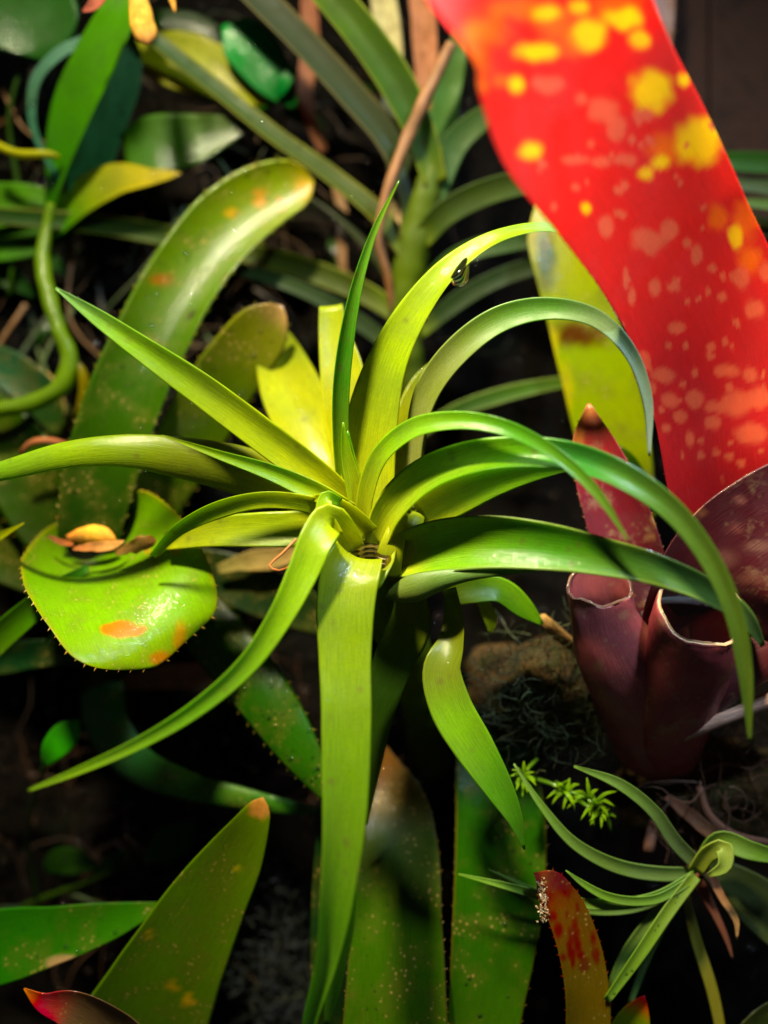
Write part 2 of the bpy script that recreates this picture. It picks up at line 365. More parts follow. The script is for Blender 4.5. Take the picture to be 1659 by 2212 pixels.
# ------------------------------------------------------------------ the bank behind everything
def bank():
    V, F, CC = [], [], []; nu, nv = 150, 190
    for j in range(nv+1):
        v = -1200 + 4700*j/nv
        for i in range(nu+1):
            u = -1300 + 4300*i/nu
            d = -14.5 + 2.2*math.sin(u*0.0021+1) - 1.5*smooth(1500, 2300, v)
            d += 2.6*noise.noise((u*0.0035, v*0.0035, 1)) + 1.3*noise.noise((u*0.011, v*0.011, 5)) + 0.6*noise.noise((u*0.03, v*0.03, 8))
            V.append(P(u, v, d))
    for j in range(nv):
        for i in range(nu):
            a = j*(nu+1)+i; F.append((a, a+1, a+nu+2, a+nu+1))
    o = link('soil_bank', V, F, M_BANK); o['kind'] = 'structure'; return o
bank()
def bits():
    """loose wet debris lying over the bank"""
    V, F = [], []; rnd = random.Random(3)
    for q in range(1500):
        u, v = rnd.uniform(-300, 1950), rnd.uniform(-300, 2500)
        d = -12.6 + 2.2*math.sin(u*0.0021+1) - 1.5*smooth(1500, 2300, v) + 2.6*noise.noise((u*0.0035, v*0.0035, 1)) + rnd.uniform(-1.6, 0.2)
        p = P(u, v, d); r = rnd.uniform(0.0005, 0.0022); b0 = len(V); st = rnd.uniform(1, 3)
        q_ = Vector((rnd.gauss(0, 1), rnd.gauss(0, 1), rnd.gauss(0, 1))).normalized(); a = q_.orthogonal().normalized(); b = q_.cross(a)
        V += [p+q_*r*st, p-q_*r*st] + [p + (a*math.cos(k*1.257)+b*math.sin(k*1.257))*r*rnd.uniform(0.6, 1.2) for k in range(5)]
        for k in range(5): F += [(b0, b0+2+k, b0+2+(k+1) % 5), (b0+1, b0+2+(k+1) % 5, b0+2+k)]
    tag(link('wet_debris', V, F, M_BITS), 'dark wet crumbs and bark bits covering the bank', 'debris', kind='stuff')
bits()
def board():
    o = plant('wooden_board', (1620, 200, -10), 'plain dark brown board standing behind the big red leaf', 'board')
    V, F = [], []; 
    def slab(u0, u1, v0, v1, d0, d1, name):
        q = [P(u, v, d) for d in (d0, d1) for (u, v) in ((u0, v0), (u1, v0), (u1, v1), (u0, v1))]
        b = link(name, q, [(0,1,2,3), (4,7,6,5), (0,4,5,1), (1,5,6,2), (2,6,7,3), (3,7,4,0)], M_BOARD, o, smooth_shade=False)
        md = b.modifiers.new('bevel', 'BEVEL'); md.width = 0.0008; md.segments = 2
    slab(1330, 1530, -700, 760, -10.6, -11.8, 'plank'); slab(1533, 1760, -700, 760, -10.5, -11.8, 'plank'); slab(1763, 2100, -700, 760, -10.6, -11.8, 'plank')
board()

# ------------------------------------------------------------------ the central rosette
R = plant('rosette_bromeliad', (800, 1200, 0), 'bright yellow-green rosette with long arching strap leaves around a small water cup', 'bromeliad')
tube(R, [(800, 1150, -1.2, 46), (815, 1240, -1.2, 62), (850, 1330, -2.5, 60), (900, 1480, -6, 46), (930, 1650, -12, 40)], c(92, 104, 26), M_ROS, 'stalk')
# rear leaves
leaf(R, [(740, 1070, -1.2, 50), (700, 1000, -1.7, 64), (655, 905, -3.0, 70), (620, 820, -4.6, 62), (592, 735, -6.4, 36), (570, 670, -7.6, 6)], [(0, YG), (0.5, c(160, 164, 34)), (0.8, OL), (1, c(70, 80, 16))], M_ROS, cup=0.45, keel=0.14, roll=-5)
leaf(R, [(772, 1060, -1.5, 40), (752, 930, -2, 52), (738, 800, -2.4, 50), (722, 720, -2.6, 36), (715, 662, -2.7, 27)], [(0, YG), (0.6, c(176, 178, 36)), (1, c(150, 160, 24))], M_ROS, cup=0.7)
leaf(R, [(850, 1110, -0.8, 50), (868, 990, -1.4, 48), (890, 900, -2, 40), (925, 825, -2.4, 32), (962, 775, -2.6, 14)], [(0, YG), (1, c(128, 138, 24))], M_ROS, cup=0.5)
leaf(R, [(905, 1110, -0.2, 42), (970, 1075, 0, 50), (1060, 1040, 0.2, 38), (1150, 1020, 0.3, 22), (1240, 1010, 0.2, 4)], [(0, YG), (0.5, LG), (1, MG)], M_ROS, cup=0.5, roll=-25)
leaf(R, [(800, 1130, -0.2, 58), (795, 1020, -0.1, 66), (808, 900, 0.1, 62), (838, 790, 0.4, 50), (900, 670, 0.7, 40), (985, 570, 0.9, 29), (1090, 508, 1.0, 18), (1190, 493, 0.8, 10), (1262, 525, 0.4, 3)],
     [(0, YG), (0.4, c(150, 176, 30)), (0.75, c(150, 172, 60)), (1, LG)], M_ROS, cup=[0.9, 0.9, 0.8, 0.7, 0.6, 0.6, 0.6, 0.5, 0.4], roll=[0, 0, 5, 12, 20, 25, 25, 10, 0])
leaf(R, [(885, 1100, -0.6, 18), (893, 1010, -0.3, 22), (902, 930, 0, 26), (925, 850, 0.3, 33), (985, 765, 0.8, 36), (1085, 690, 1.3, 33), (1195, 668, 1.9, 27), (1290, 690, 2.4, 22), (1360, 760, 2.8, 17), (1398, 860, 3.1, 12), (1403, 985, 3.2, 3)],
     [(0, c(140, 140, 60)), (0.3, c(116, 130, 50)), (0.55, MG), (0.75, c(110, 136, 92)), (1, c(130, 146, 132))], M_SCURF, cup=0.8, roll=[30, 30, 28, 22, 15, 5, -5, -10, -10, -10, -10], thick=1.6)
leaf(R, [(742, 1060, 0.2, 18), (735, 950, 0.6, 21), (735, 850, 1.0, 22), (748, 730, 1.4, 20), (775, 600, 1.8, 14), (812, 490, 2.1, 8), (862, 390, 2.4, 1)],
     [(0, c(120, 150, 30)), (0.4, c(70, 128, 48)), (0.75, c(96, 146, 60)), (1, c(120, 160, 60))], M_ROS, cup=0.9, roll=-15)
# left leaves
leaf(R, [(770, 1110, 0.2, 34), (690, 1035, 0.6, 38), (560, 935, 1.1, 39), (430, 838, 1.5, 37), (310, 755, 1.9, 29), (210, 685, 2.2, 19), (120, 622, 2.5, 3)],
     [(0, YG), (0.35, c(156, 176, 24)), (0.7, c(124, 162, 50)), (1, c(110, 150, 90))], M_ROS, cup=0.6, keel=0.16, roll=[0, 0, 0, 0, 0, 0, 0])
leaf(R, [(730, 1100, -0.5, 46), (640, 1062, -0.2, 54), (530, 1022, 0.2, 56), (400, 990, 0.6, 48), (270, 972, 1.0, 38), (140, 982, 1.0, 31), (20, 1012, 0.8, 24), (-120, 1050, 0.3, 14)],
     [(0, YG), (0.35, OL), (0.6, c(134, 160, 24)), (1, c(120, 168, 50))], M_ROS, cup=-0.55, roll=[20, 20, 10, 0, -5, -5, -5, -5])
leaf(R, [(780, 1120, 0.6, 24), (690, 1068, 1.0, 26), (590, 1022, 1.5, 21), (480, 985, 2.0, 12), (348, 940, 2.6, 1)], [(0, YG), (0.5, LG), (1, c(140, 160, 40))], M_ROS, cup=0.8, keel=0.1)
leaf(R, [(745, 1120, 0.2, 30), (670, 1140, 0.2, 40), (560, 1146, 0.1, 40), (460, 1150, -0.3, 34), (360, 1170, -1.2, 20)], [(0, YG), (0.4, c(150, 172, 20)), (1, c(170, 176, 40))], M_ROS, cup=0.5, roll=-10)
leaf(R, [(735, 1110, 0.5, 24), (660, 1085, 1.2, 22), (570, 1078, 1.5, 22), (470, 1100, 1.2, 22), (390, 1140, 0.6, 16), (330, 1200, -0.4, 8)], [(0, YG), (1, LG)], M_ROS, cup=0.6, roll=25)
# inner leaves
leaf(R, [(778, 1120, 0.6, 22), (762, 1040, 1.0, 21), (748, 975, 1.3, 14), (741, 912, 1.6, 2)], [(0, YG), (1, LG)], M_ROS, cup=1.0, keel=0.1)
leaf(R, [(790, 1125, 0.4, 20), (772, 1050, 0.7, 22), (758, 985, 0.9, 16), (752, 930, 1.1, 2)], [(0, YG), (1, MG)], M_ROS, cup=1.0, roll=25)
leaf(R, [(800, 1150, 0.8, 26), (750, 1105, 1.2, 26), (700, 1078, 1.4, 16), (668, 1075, 1.2, 3)], [(0, YG), (1, YG)], M_ROS, cup=0.7, roll=20)
# right arching leaves
leaf(R, [(785, 1140, 0.6, 20), (792, 1070, 1.1, 22), (825, 985, 1.8, 25), (890, 930, 2.5, 26), (985, 910, 3.2, 23), (1090, 925, 3.9, 20), (1190, 975, 4.4, 17), (1285, 1060, 4.8, 13), (1360, 1172, 5.0, 2)],
     [(0, YG), (0.3, LG), (0.6, c(84, 140, 50)), (1, c(104, 130, 60))], M_ROS, cup=0.8, roll=[20, 20, 25, 20, 10, 0, -5, -8, -8])
leaf(R, [(815, 1190, 0.4, 30), (845, 1115, 1.0, 44), (910, 1050, 1.7, 50), (1000, 1008, 2.5, 48), (1120, 988, 3.3, 43), (1240, 995, 4.0, 38), (1350, 1035, 4.5, 33), (1450, 1105, 4.8, 28), (1530, 1205, 5.0, 24), (1582, 1320, 5.0, 21), (1608, 1450, 4.8, 17), (1620, 1605, 4.4, 3)],
     [(0, YG), (0.2, LG), (0.42, c(76, 138, 66)), (0.62, c(84, 110, 50)), (1, c(104, 126, 56))], M_ROS, cup=[1.1, 1.1, 1.0, 1.0, 0.95, 0.9, 0.8, 0.7, 0.6, 0.6, 0.6, 0.4], keel=0.22, roll=[25, 25, 30, 30, 25, 15, 5, 0, -10, -10, -10, -10])
leaf(R, [(850, 1205, 0.4, 50), (930, 1182, 1.0, 66), (1040, 1170, 1.9, 68), (1160, 1178, 2.7, 60), (1290, 1200, 3.3, 48), (1420, 1232, 3.7, 37), (1530, 1278, 3.8, 29), (1610, 1335, 3.5, 20), (1648, 1395, 3.0, 6)],
     [(0, YG), (0.12, LG), (0.4, c(78, 140, 46)), (0.7, c(74, 110, 58)), (1, c(104, 130, 80))], M_ROS, cup=[1.0, 1.0, 0.95, 0.85, 0.8, 0.7, 0.6, 0.5, 0.4], roll=[0, 0, 0, 0, 0, 0, 0, 0, 0], keel=0.05, edge=(c(140, 160, 90), 0.25))
# the sheath lip curling under the right leaf
leaf(R, [(1180, 1228, 3.1, 5), (1080, 1236, 2.6, 9), (1000, 1244, 2.1, 16), (940, 1256, 1.8, 26), (888, 1274, 1.5, 33), (832, 1290, 0.9, 22)], [(0, MG), (0.5, c(96, 130, 50)), (1, c(110, 124, 44))], M_SCURF, cup=-0.7, tip=0.2, ripple=0.06)
# cup walls
leaf(R, [(868, 1262, 0.3, 36), (872, 1205, 0.8, 40), (886, 1150, 0.8, 30), (905, 1110, 0.3, 16)], [(0, c(120, 116, 20)), (1, YG)], M_ROS, cup=-0.6)
leaf(R, [(800, 1105, 0.2, 40), (796, 1150, 0.3, 66), (786, 1195, 0.8, 78), (774, 1232, 1.5, 74), (764, 1262, 1.9, 60)], [(0, YG), (0.6, c(150, 158, 20)), (1, c(120, 140, 20))], M_ROS, cup=[0.9, 1.0, 1.0, 0.9, 0.6])
leaf(R, [(838, 1250, 0.9, 28), (842, 1200, 1.2, 30), (856, 1150, 1.1, 24), (872, 1105, 0.7, 12)], [(0, OL), (1, YG)], M_ROS, cup=-0.5)
# front leaf that bends over and sweeps to the lower left
leaf(R, [(770, 1185, 1.0, 20), (742, 1150, 1.7, 34), (712, 1125, 2.3, 40), (686, 1160, 2.9, 40), (655, 1230, 3.3, 38), (610, 1320, 3.8, 33), (540, 1425, 4.2, 27), (430, 1525, 4.5, 22), (300, 1605, 4.7, 16), (180, 1660, 4.8, 11), (60, 1708, 4.7, 4)],
     [(0, YG), (0.25, c(132, 166, 26)), (0.6, c(100, 150, 30)), (1, c(140, 172, 70))], M_ROS, cup=[0.4, 0.5, 0.5, 0.6, 0.7, 0.8, 0.8, 0.9, 0.9, 0.9, 0.6], roll=[0, 10, 10, 5, 10, 15, 15, 10, 5, 0, 0], thick=1.4)
leaf(R, [(720, 1160, 2.0, 26), (700, 1105, 2.2, 20), (705, 1075, 2.1, 16), (735, 1085, 1.7, 10)], [(0, YG), (1, LG)], M_ROS, cup=0.6)
# the long front leaf hanging down
leaf(R, [(770, 1205, 1.6, 60), (757, 1240, 2.1, 66), (748, 1300, 2.5, 64), (746, 1400, 3.0, 58), (748, 1540, 3.8, 55), (746, 1690, 4.4, 52), (736, 1840, 4.7, 46), (722, 1960, 4.7, 40), (700, 2080, 4.4, 30), (668, 2200, 4.0, 20), (650, 2320, 3.6, 10)],
     [(0, c(150, 160, 20)), (0.12, c(118, 142, 16)), (0.5, c(100, 138, 16)), (0.8, c(92, 146, 30)), (1, BG)], M_ROS, keel=0.10, cup=[0.9, 0.6, 0.3, 0.1, 0.2, 0.3, 0.7, 0.9, 1.1, 1.2, 1.2], roll=[0, 0, 0, 0, 3, 5, 8, 12, 15, 15, 15], ripple=0.04, nx=15, drops=22, drop_r=(1.2, 3))
leaf(R, [(762, 1860, 4.4, 8), (752, 1960, 4.3, 20), (735, 2060, 4.1, 20), (716, 2150, 3.8, 14), (705, 2215, 3.5, 5)], [(0, c(104, 156, 36)), (1, MG)], M_ROS, cup=0.5)
# lower leaves
leaf(R, [(885, 1280, 0.2, 36), (880, 1350, -0.3, 52), (845, 1430, -0.6, 48), (815, 1530, -0.7, 40), (795, 1650, -0.9, 30), (780, 1780, -1.4, 14)], [(0, OL), (0.4, c(84, 112, 24)), (1, c(104, 128, 28))], M_ROS, cup=0.5, roll=15)
leaf(R, [(975, 1270, 0.2, 22), (985, 1340, 0.4, 30), (975, 1395, 0.7, 34), (955, 1440, 1.0, 42), (970, 1520, 1.3, 48), (1020, 1610, 1.5, 46), (1075, 1700, 1.6, 34), (1112, 1770, 1.5, 19), (1133, 1835, 1.3, 2)],
     [(0, OL), (0.3, c(110, 116, 40)), (0.5, LG), (0.75, MG), (1, c(70, 130, 40))], M_ROS, cup=[0.6, 0.6, 0.6, 0.5, 0.5, 0.5, 0.6, 0.7, 0.7], roll=[-50, -45, -30, -5, 5, 8, 8, 8, 8])
leaf(R, [(960, 1290, -0.5, 26), (1020, 1278, -0.5, 30), (1075, 1275, -0.6, 30), (1125, 1310, -0.8, 26), (1172, 1348, -1.1, 5)], [(0, c(150, 150, 30)), (0.5, LG), (1, LG)], M_ROS, cup=0.6, roll=20)
leaf(R, [(1035, 1290, -0.8, 10), (1050, 1315, -0.8, 16), (1060, 1345, -0.9, 14), (1058, 1368, -1.0, 3)], [(0, YG), (1, YG)], M_ROS, cup=0.5)

# ------------------------------------------------------------------ the toothed bromeliad on the left
B = plant('toothed_bromeliad', (230, 1190, -5), 'broad dark green bromeliad with toothed blunt leaves and a cupped leaf holding petals', 'bromeliad')
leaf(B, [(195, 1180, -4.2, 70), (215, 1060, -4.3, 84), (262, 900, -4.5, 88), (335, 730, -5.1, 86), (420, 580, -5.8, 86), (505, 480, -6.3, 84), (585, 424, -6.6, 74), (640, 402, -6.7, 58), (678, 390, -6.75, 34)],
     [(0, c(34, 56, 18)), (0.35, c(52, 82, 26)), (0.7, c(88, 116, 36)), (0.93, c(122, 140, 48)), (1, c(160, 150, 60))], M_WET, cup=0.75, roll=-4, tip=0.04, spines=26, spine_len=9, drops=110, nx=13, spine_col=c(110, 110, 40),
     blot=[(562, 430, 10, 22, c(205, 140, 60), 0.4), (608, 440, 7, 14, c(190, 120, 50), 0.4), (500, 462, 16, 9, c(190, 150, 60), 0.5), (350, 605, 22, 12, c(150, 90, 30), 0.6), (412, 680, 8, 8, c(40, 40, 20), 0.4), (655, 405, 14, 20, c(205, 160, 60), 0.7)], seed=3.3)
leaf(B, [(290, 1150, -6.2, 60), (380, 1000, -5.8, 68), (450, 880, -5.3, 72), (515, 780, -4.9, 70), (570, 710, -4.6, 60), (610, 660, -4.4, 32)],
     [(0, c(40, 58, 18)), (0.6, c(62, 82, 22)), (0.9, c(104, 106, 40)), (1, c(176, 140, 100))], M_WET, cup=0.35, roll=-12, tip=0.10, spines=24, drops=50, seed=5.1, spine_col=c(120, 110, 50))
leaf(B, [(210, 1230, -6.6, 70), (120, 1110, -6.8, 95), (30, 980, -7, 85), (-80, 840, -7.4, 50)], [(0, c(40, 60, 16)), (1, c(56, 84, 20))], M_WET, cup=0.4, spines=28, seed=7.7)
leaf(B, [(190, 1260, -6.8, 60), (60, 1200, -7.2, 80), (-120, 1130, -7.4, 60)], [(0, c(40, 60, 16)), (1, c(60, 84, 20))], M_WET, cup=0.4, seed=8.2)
# the cupped front leaf
leaf(B, [(215, 1165, -7.0, 90), (230, 1205, -4.2, 176), (258, 1258, -1.8, 200), (290, 1318, -0.4, 188), (318, 1385, 0.3, 152), (338, 1440, 0.3, 70)],
     [(0, c(84, 112, 20)), (0.4, c(112, 164, 16)), (0.75, c(126, 176, 20)), (1, c(140, 170, 50))], M_WET, cup=[1.5, 1.3, 0.95, 0.6, 0.25, -0.1], hint=(0, 0.85, 0.5), roll=[0, -18, -12, -4, 4, 6], tip=0.14, nx=61, nt_=110,
     spines=21, spine_len=8, spine_col=c(190, 150, 90), thick=1.5, edge=(c(150, 160, 60), 0.08), blot=[(262, 1360, 46, 18, c(206, 128, 50), 0.14), (345, 1422, 22, 14, c(190, 120, 40), 0.6), (390, 1385, 14, 34, c(200, 150, 60), 0.6), (380, 1190, 12, 8, c(190, 150, 30), 0.5), (320, 1190, 8, 6, c(190, 150, 30), 0.5)], seed=2.2)
# leaves reaching to the lower right
leaf(B, [(330, 1240, -5.6, 60), (420, 1330, -4.8, 66), (500, 1420, -3.7, 68), (580, 1525, -2.6, 62), (650, 1630, -2.0, 46), (712, 1720, -1.8, 20)], [(0, c(24, 44, 16)), (0.5, c(44, 84, 26)), (1, c(50, 90, 30))], M_WET, cup=-0.35, spines=26, drops=90, seed=4.4)
leaf(B, [(380, 1220, -6, 40), (480, 1245, -5.8, 56), (590, 1290, -5.6, 54), (700, 1335, -5.6, 40), (800, 1370, -5.8, 14)], [(0, c(26, 46, 22)), (1, c(30, 52, 26))], M_WET, cup=0.3, seed=4.9)
leaf(B, [(215, 1480, -6.5, 50), (225, 1560, -5.6, 52), (290, 1650, -5, 44), (400, 1698, -4.6, 33), (530, 1728, -4.3, 24), (640, 1748, -4.2, 15), (720, 1755, -4.2, 4)], [(0, c(70, 120, 80)), (0.5, c(84, 136, 60)), (1, c(60, 106, 40))], M_WET, cup=-0.5, drops=60, seed=6.1)
tube(B, [(235, 1180, -7.2, 60), (235, 1300, -8.5, 60), (240, 1450, -11, 60), (240, 1600, -15, 50)], c(50, 60, 20), M_WET, 'stalk')
# petals and water in the cup
def disc(name, u, v, d, rx, ry, mat, label, cat, normal=(0, 0, 1)):
    p = P(u, v, d); sc = scale_at(d); Nn = Vector(normal).normalized(); ax = RT; ay = Nn.cross(ax).normalized(); V = [p]; F = []; n = 40
    for k in range(n):
        a = 2*math.pi*k/n; V.append(p + ax*math.cos(a)*rx*sc + ay*math.sin(a)*ry*sc)
    for k in range(n): V.append(V[1+k] - Nn*0.0012)
    V.append(p - Nn*0.0012); m = len(V)-1
    for k in range(n):
        F += [(0, 1+k, 1+(k+1) % n), (m, 1+n+(k+1) % n, 1+n+k), (1+k, 1+n+k, 1+n+(k+1) % n, 1+(k+1) % n)]
    return tag(link(name, V, F, mat, smooth_shade=False), label, cat)
disc('pooled_water', 222, 1188, -4.6, 118, 95, M_WATER, 'clear rain water pooled in the cupped toothed leaf under yellow petals', 'water')
def petal(pts, cols, label, cat='petal', name='fallen_petal', **kw):
    return tag(leaf(None, pts, cols, M_DRY, name=name, **kw), label, cat)
petal([(145, 1162, -3.2, 8), (180, 1156, -2.9, 20), (218, 1156, -2.7, 22), (252, 1168, -2.7, 6)], [(0, c(200, 120, 20)), (0.5, c(236, 176, 30)), (1, c(220, 150, 40))], 'plump bright yellow petal floating in the leaf cup', cup=-0.9, thick=2.5, tip=0.2, ripple=0.12)
petal([(158, 1186, -2.4, 3), (195, 1182, -2.2, 10), (240, 1178, -2.1, 11), (270, 1168, -2.2, 3)], [(0, c(200, 120, 60)), (1, c(230, 170, 90))], 'thin tan petal lying across the water in the leaf cup', cup=0.5, tip=0.2, ripple=0.2)
petal([(250, 1196, -2.0, 5), (285, 1182, -1.8, 15), (315, 1172, -1.7, 18), (338, 1166, -1.8, 10)], [(0, c(230, 170, 90)), (0.7, c(226, 170, 90)), (1, c(190, 120, 40))], 'crumpled tan petal leaning on the right wall of the leaf cup', cup=0.7, ripple=0.35, tip=0.15)
petal([(105, 1158, -3.2, 3), (130, 1170, -3.0, 7), (160, 1176, -2.8, 5)], [(0, c(120, 60, 20)), (1, c(190, 100, 30))], 'small rusty brown petal by the left lip of the leaf cup', cup=0.5, tip=0.2)
petal([(155, 1125, -5.6, 8), (185, 1105, -5.4, 20), (215, 1112, -5.3, 18), (245, 1150, -5.2, 5)], [(0, c(70, 38, 20)), (1, c(96, 52, 28))], 'withered brown leaf scrap behind the leaf cup', 'dead leaf', 'leaf_scrap', cup=-0.7, ripple=0.2)
petal([(125, 1115, -4.0, 3), (133, 1124, -3.9, 8), (143, 1132, -3.9, 3)], [(0, c(200, 110, 10)), (1, c(220, 130, 20))], 'small orange scrap on the dark leaf above the cup', 'petal', cup=0.2, tip=0.3)
tag(tube(None, [(45, 980, -5.2, 5), (65, 958, -5.0, 7), (110, 952, -5.0, 7), (150, 962, -5.1, 5)], c(150, 80, 24), M_DRY, 'dry_tendril'), 'curved rusty dry tendril above the arching left leaf', 'tendril')

# ------------------------------------------------------------------ the red bromeliad
D = plant('red_bromeliad', (1450, 1560, -4), 'large red bromeliad with yellow-spotted scarlet leaf and maroon water tubes', 'bromeliad')
RB = c(230, 46, 34); YL = c(250, 214, 10); OR = c(240, 120, 20); PK = c(232, 112, 70)
bl = []
for x in ((1275, 75, 38, 30), (1385, 85, 24, 22), (1408, 195, 42, 45), (1512, 305, 52, 48), (1145, 325, 26, 20), (1395, 375, 18, 16), (1425, 350, 20, 16), (1266, 450, 12, 14), (1160, 112, 50, 18), (1115, 182, 16, 16), (1590, 510, 16, 24),
          (1180, 28, 30, 14), (995, 150, 22, 26), (1345, 40, 45, 24), (1475, 175, 12, 14), (1250, 15, 24, 16)): bl.append((x[0], x[1], x[2], x[3], YL, 0.38))
for x in ((1050, 70, 44, 30), (1200, 50, 40, 36), (1120, 20, 70, 22), (1330, 15, 60, 26), (1020, 130, 36, 30), (1440, 320, 34, 30), (1085, 175, 20, 12), (1240, 95, 30, 26), (1030, 185, 22, 18), (1610, 480, 26, 40), (1620, 560, 24, 30), (1550, 470, 20, 26)): bl.insert(0, (x[0], x[1], x[2], x[3], OR, 0.6))
for x in ((1185, 185, 36, 18), (1305, 240, 34, 30), (1330, 275, 22, 26), (1390, 250, 22, 14), (1255, 215, 14, 12), (1300, 350, 20, 12), (1350, 345, 26, 12), (1245, 345, 30, 9), (1310, 490, 16, 24), (1400, 520, 34, 26), (1445, 500, 20, 22), (1505, 550, 12, 22), (1345, 465, 10, 8),
          (1415, 620, 14, 20), (1455, 620, 14, 9), (1632, 668, 22, 20), (1465, 710, 20, 12), (1570, 802, 28, 14), (1622, 810, 16, 16), (1445, 865, 20, 16), (1500, 862, 20, 18), (1545, 880, 22, 12), (1590, 870, 34, 26), (1640, 860, 30, 22), (1430, 810, 26, 16), (1470, 900, 14, 14), (1540, 912, 16, 14), (1625, 935, 36, 22),
          (1490, 950, 10, 16), (1440, 925, 12, 12), (1600, 600, 20, 24), (1560, 640, 10, 10), (1535, 770, 9, 7), (1515, 985, 8, 8), (1575, 985, 12, 8), (1600, 1000, 10, 8), (1392, 780, 14, 22), (1405, 840, 12, 14), (1365, 640, 8, 20), (1352, 600, 6, 22), (1655, 585, 14, 20)): bl.append((x[0], x[1], x[2], x[3], PK, 0.3))
rr = random.Random(11)
for k in range(70):
    v = rr.uniform(240, 1050); u = rr.uniform(1130 + (v-300)*0.42, 1560 + (v-300)*0.2); bl.append((u, v, rr.uniform(4, 10), rr.uniform(4, 10), PK, 0.35))
leaf(D, [(1620, 1330, -2.6, 90), (1600, 1180, -1.4, 130), (1580, 1020, -0.4, 150), (1562, 860, 0.5, 158), (1520, 690, 1.7, 172), (1436, 520, 3.2, 186), (1328, 345, 5.0, 222), (1222, 190, 6.8, 262), (1110, 10, 8.6, 236), (1020, -130, 10, 200), (980, -280, 11, 120)],
     [(0, c(150, 16, 24)), (0.25, c(212, 40, 40)), (0.5, RB), (1, c(232, 44, 26))], M_RED, cup=[0.7, 0.6, 0.5, 0.4, 0.35, 0.35, 0.35, 0.4, 0.5, 0.5, 0.5], roll=[10, 10, 10, 10, 8, 5, 0, -5, -10, -10, -10], nx=95, nt_=210, blot=bl, spines=22, spine_len=5, spine_col=c(150, 40, 20), thick=1.3, ripple=0.03, seed=1.4)
MR = c(112, 22, 36); MD = c(84, 22, 34)
mb = [(1600, 1080, 14, 10, c(170, 96, 84), 0.5), (1560, 1210, 30, 18, c(140, 80, 70), 0.6), (1640, 1180, 24, 12, c(150, 96, 80), 0.6), (1510, 1110, 12, 10, c(160, 90, 60), 0.5), (1590, 1140, 16, 12, c(140, 66, 60), 0.6), (1620, 1250, 36, 14, c(130, 70, 60), 0.6)]
leaf(D, [(1480, 1430, -2.0, 110), (1520, 1330, -0.4, 140), (1580, 1240, 0.9, 160), (1670, 1170, 1.6, 165), (1790, 1100, 2.0, 140), (1900, 1040, 2.2, 60)], [(0, c(64, 12, 22)), (0.5, c(92, 14, 28)), (1, c(100, 16, 32))], M_MAROON, cup=0.4, roll=[0, 0, 0, 0, 0, 0], blot=mb, nx=41, spines=14, spine_len=5, spine_col=c(80, 14, 20), seed=9.1)
leaf(D, [(1400, 1330, -2.4, 60), (1365, 1220, -1.6, 76), (1330, 1110, -1.2, 76), (1300, 1020, -0.9, 66), (1278, 940, -0.8, 44), (1272, 872, -0.8, 4)], [(0, c(84, 18, 30)), (0.6, c(130, 20, 40)), (0.8, c(170, 16, 34)), (1, c(190, 90, 40))], M_MAROON, cup=0.8, roll=[10, 10, 10, 12, 15, 15], nx=17,
     blot=[(1245, 925, 18, 60, c(206, 120, 40), 0.4), (1270, 880, 20, 22, c(190, 110, 40), 0.6), (1415, 1125, 12, 9, c(190, 140, 80), 0.4), (1405, 1160, 12, 9, c(180, 120, 70), 0.4)], spines=16, spine_len=5, seed=3.9)
lathe_cup(D, [(1296, 1272, 0.2, 72, 40), (1304, 1312, 0.0, 72, 44), (1350, 1420, -0.8, 108, 60), (1398, 1530, -2.2, 112, 60), (1420, 1640, -4.2, 80, 50)], c(166, 76, 80), c(116, 74, 46), M_MAROON, 'leaf_tube', tilt=0.72, rimback=34, rimrag=6)
lathe_cup(D, [(1514, 1312, 1.0, 92, 94), (1508, 1345, 0.8, 97, 88), (1484, 1440, -0.2, 98, 66), (1450, 1560, -2.0, 84, 56), (1440, 1650, -4.0, 55, 40)], c(164, 60, 66), c(214, 176, 130), M_MAROON, 'leaf_tube', tilt=0.8, rimback=0, rimrag=1.5)
leaf(D, [(1440, 1560, -1.4, 80), (1530, 1490, -0.6, 62), (1640, 1425, -0.2, 54), (1780, 1370, 0, 40), (1900, 1330, 0, 10)], [(0, c(76, 24, 30)), (1, c(116, 28, 40))], M_MAROON, cup=-0.4, nx=15, seed=5.5)
leaf(D, [(1330, 1330, -1.5, 50), (1400, 1300, -1, 70), (1430, 1380, -0.6, 60), (1440, 1480, -0.8, 50)], [(0, MD), (1, MD)], M_MAROON, cup=0.3)
tube(D, [(1450, 1600, -4.5, 60), (1430, 1700, -7, 50), (1400, 1850, -13, 45)], c(60, 30, 26), M_TWIG, 'stalk')
disc('tank_water', 1511, 1332, 0.85, 88, 86, M_POOL, 'dark water filling the pale-rimmed maroon leaf tube', 'water', normal=tuple((UP*0.6+BACK*0.8).normalized()))
tag(tube(None, [(1440, 1600, -1.8, 16), (1500, 1575, -1.2, 17), (1580, 1545, -0.9, 15), (1660, 1512, -0.8, 17), (1760, 1470, -0.8, 15)], c(170, 130, 116), M_TWIG, 'pale_runner'), 'pale pinkish woody runner below the maroon leaves', 'stem')
leaf(D, [(1280, 900, -8.6, 30), (1360, 300, -9, 40), (1420, 60, -9.2, 34), (1430, -150, -9.4, 26)], [(0, c(60, 30, 12)), (1, c(110, 56, 14))], M_MAROON, cup=0.3, blot=[(1410, 50, 8, 14, c(90, 130, 20), 0.4), (1380, 20, 8, 8, c(90, 130, 20), 0.4)], nx=17, spines=20, seed=6.6)

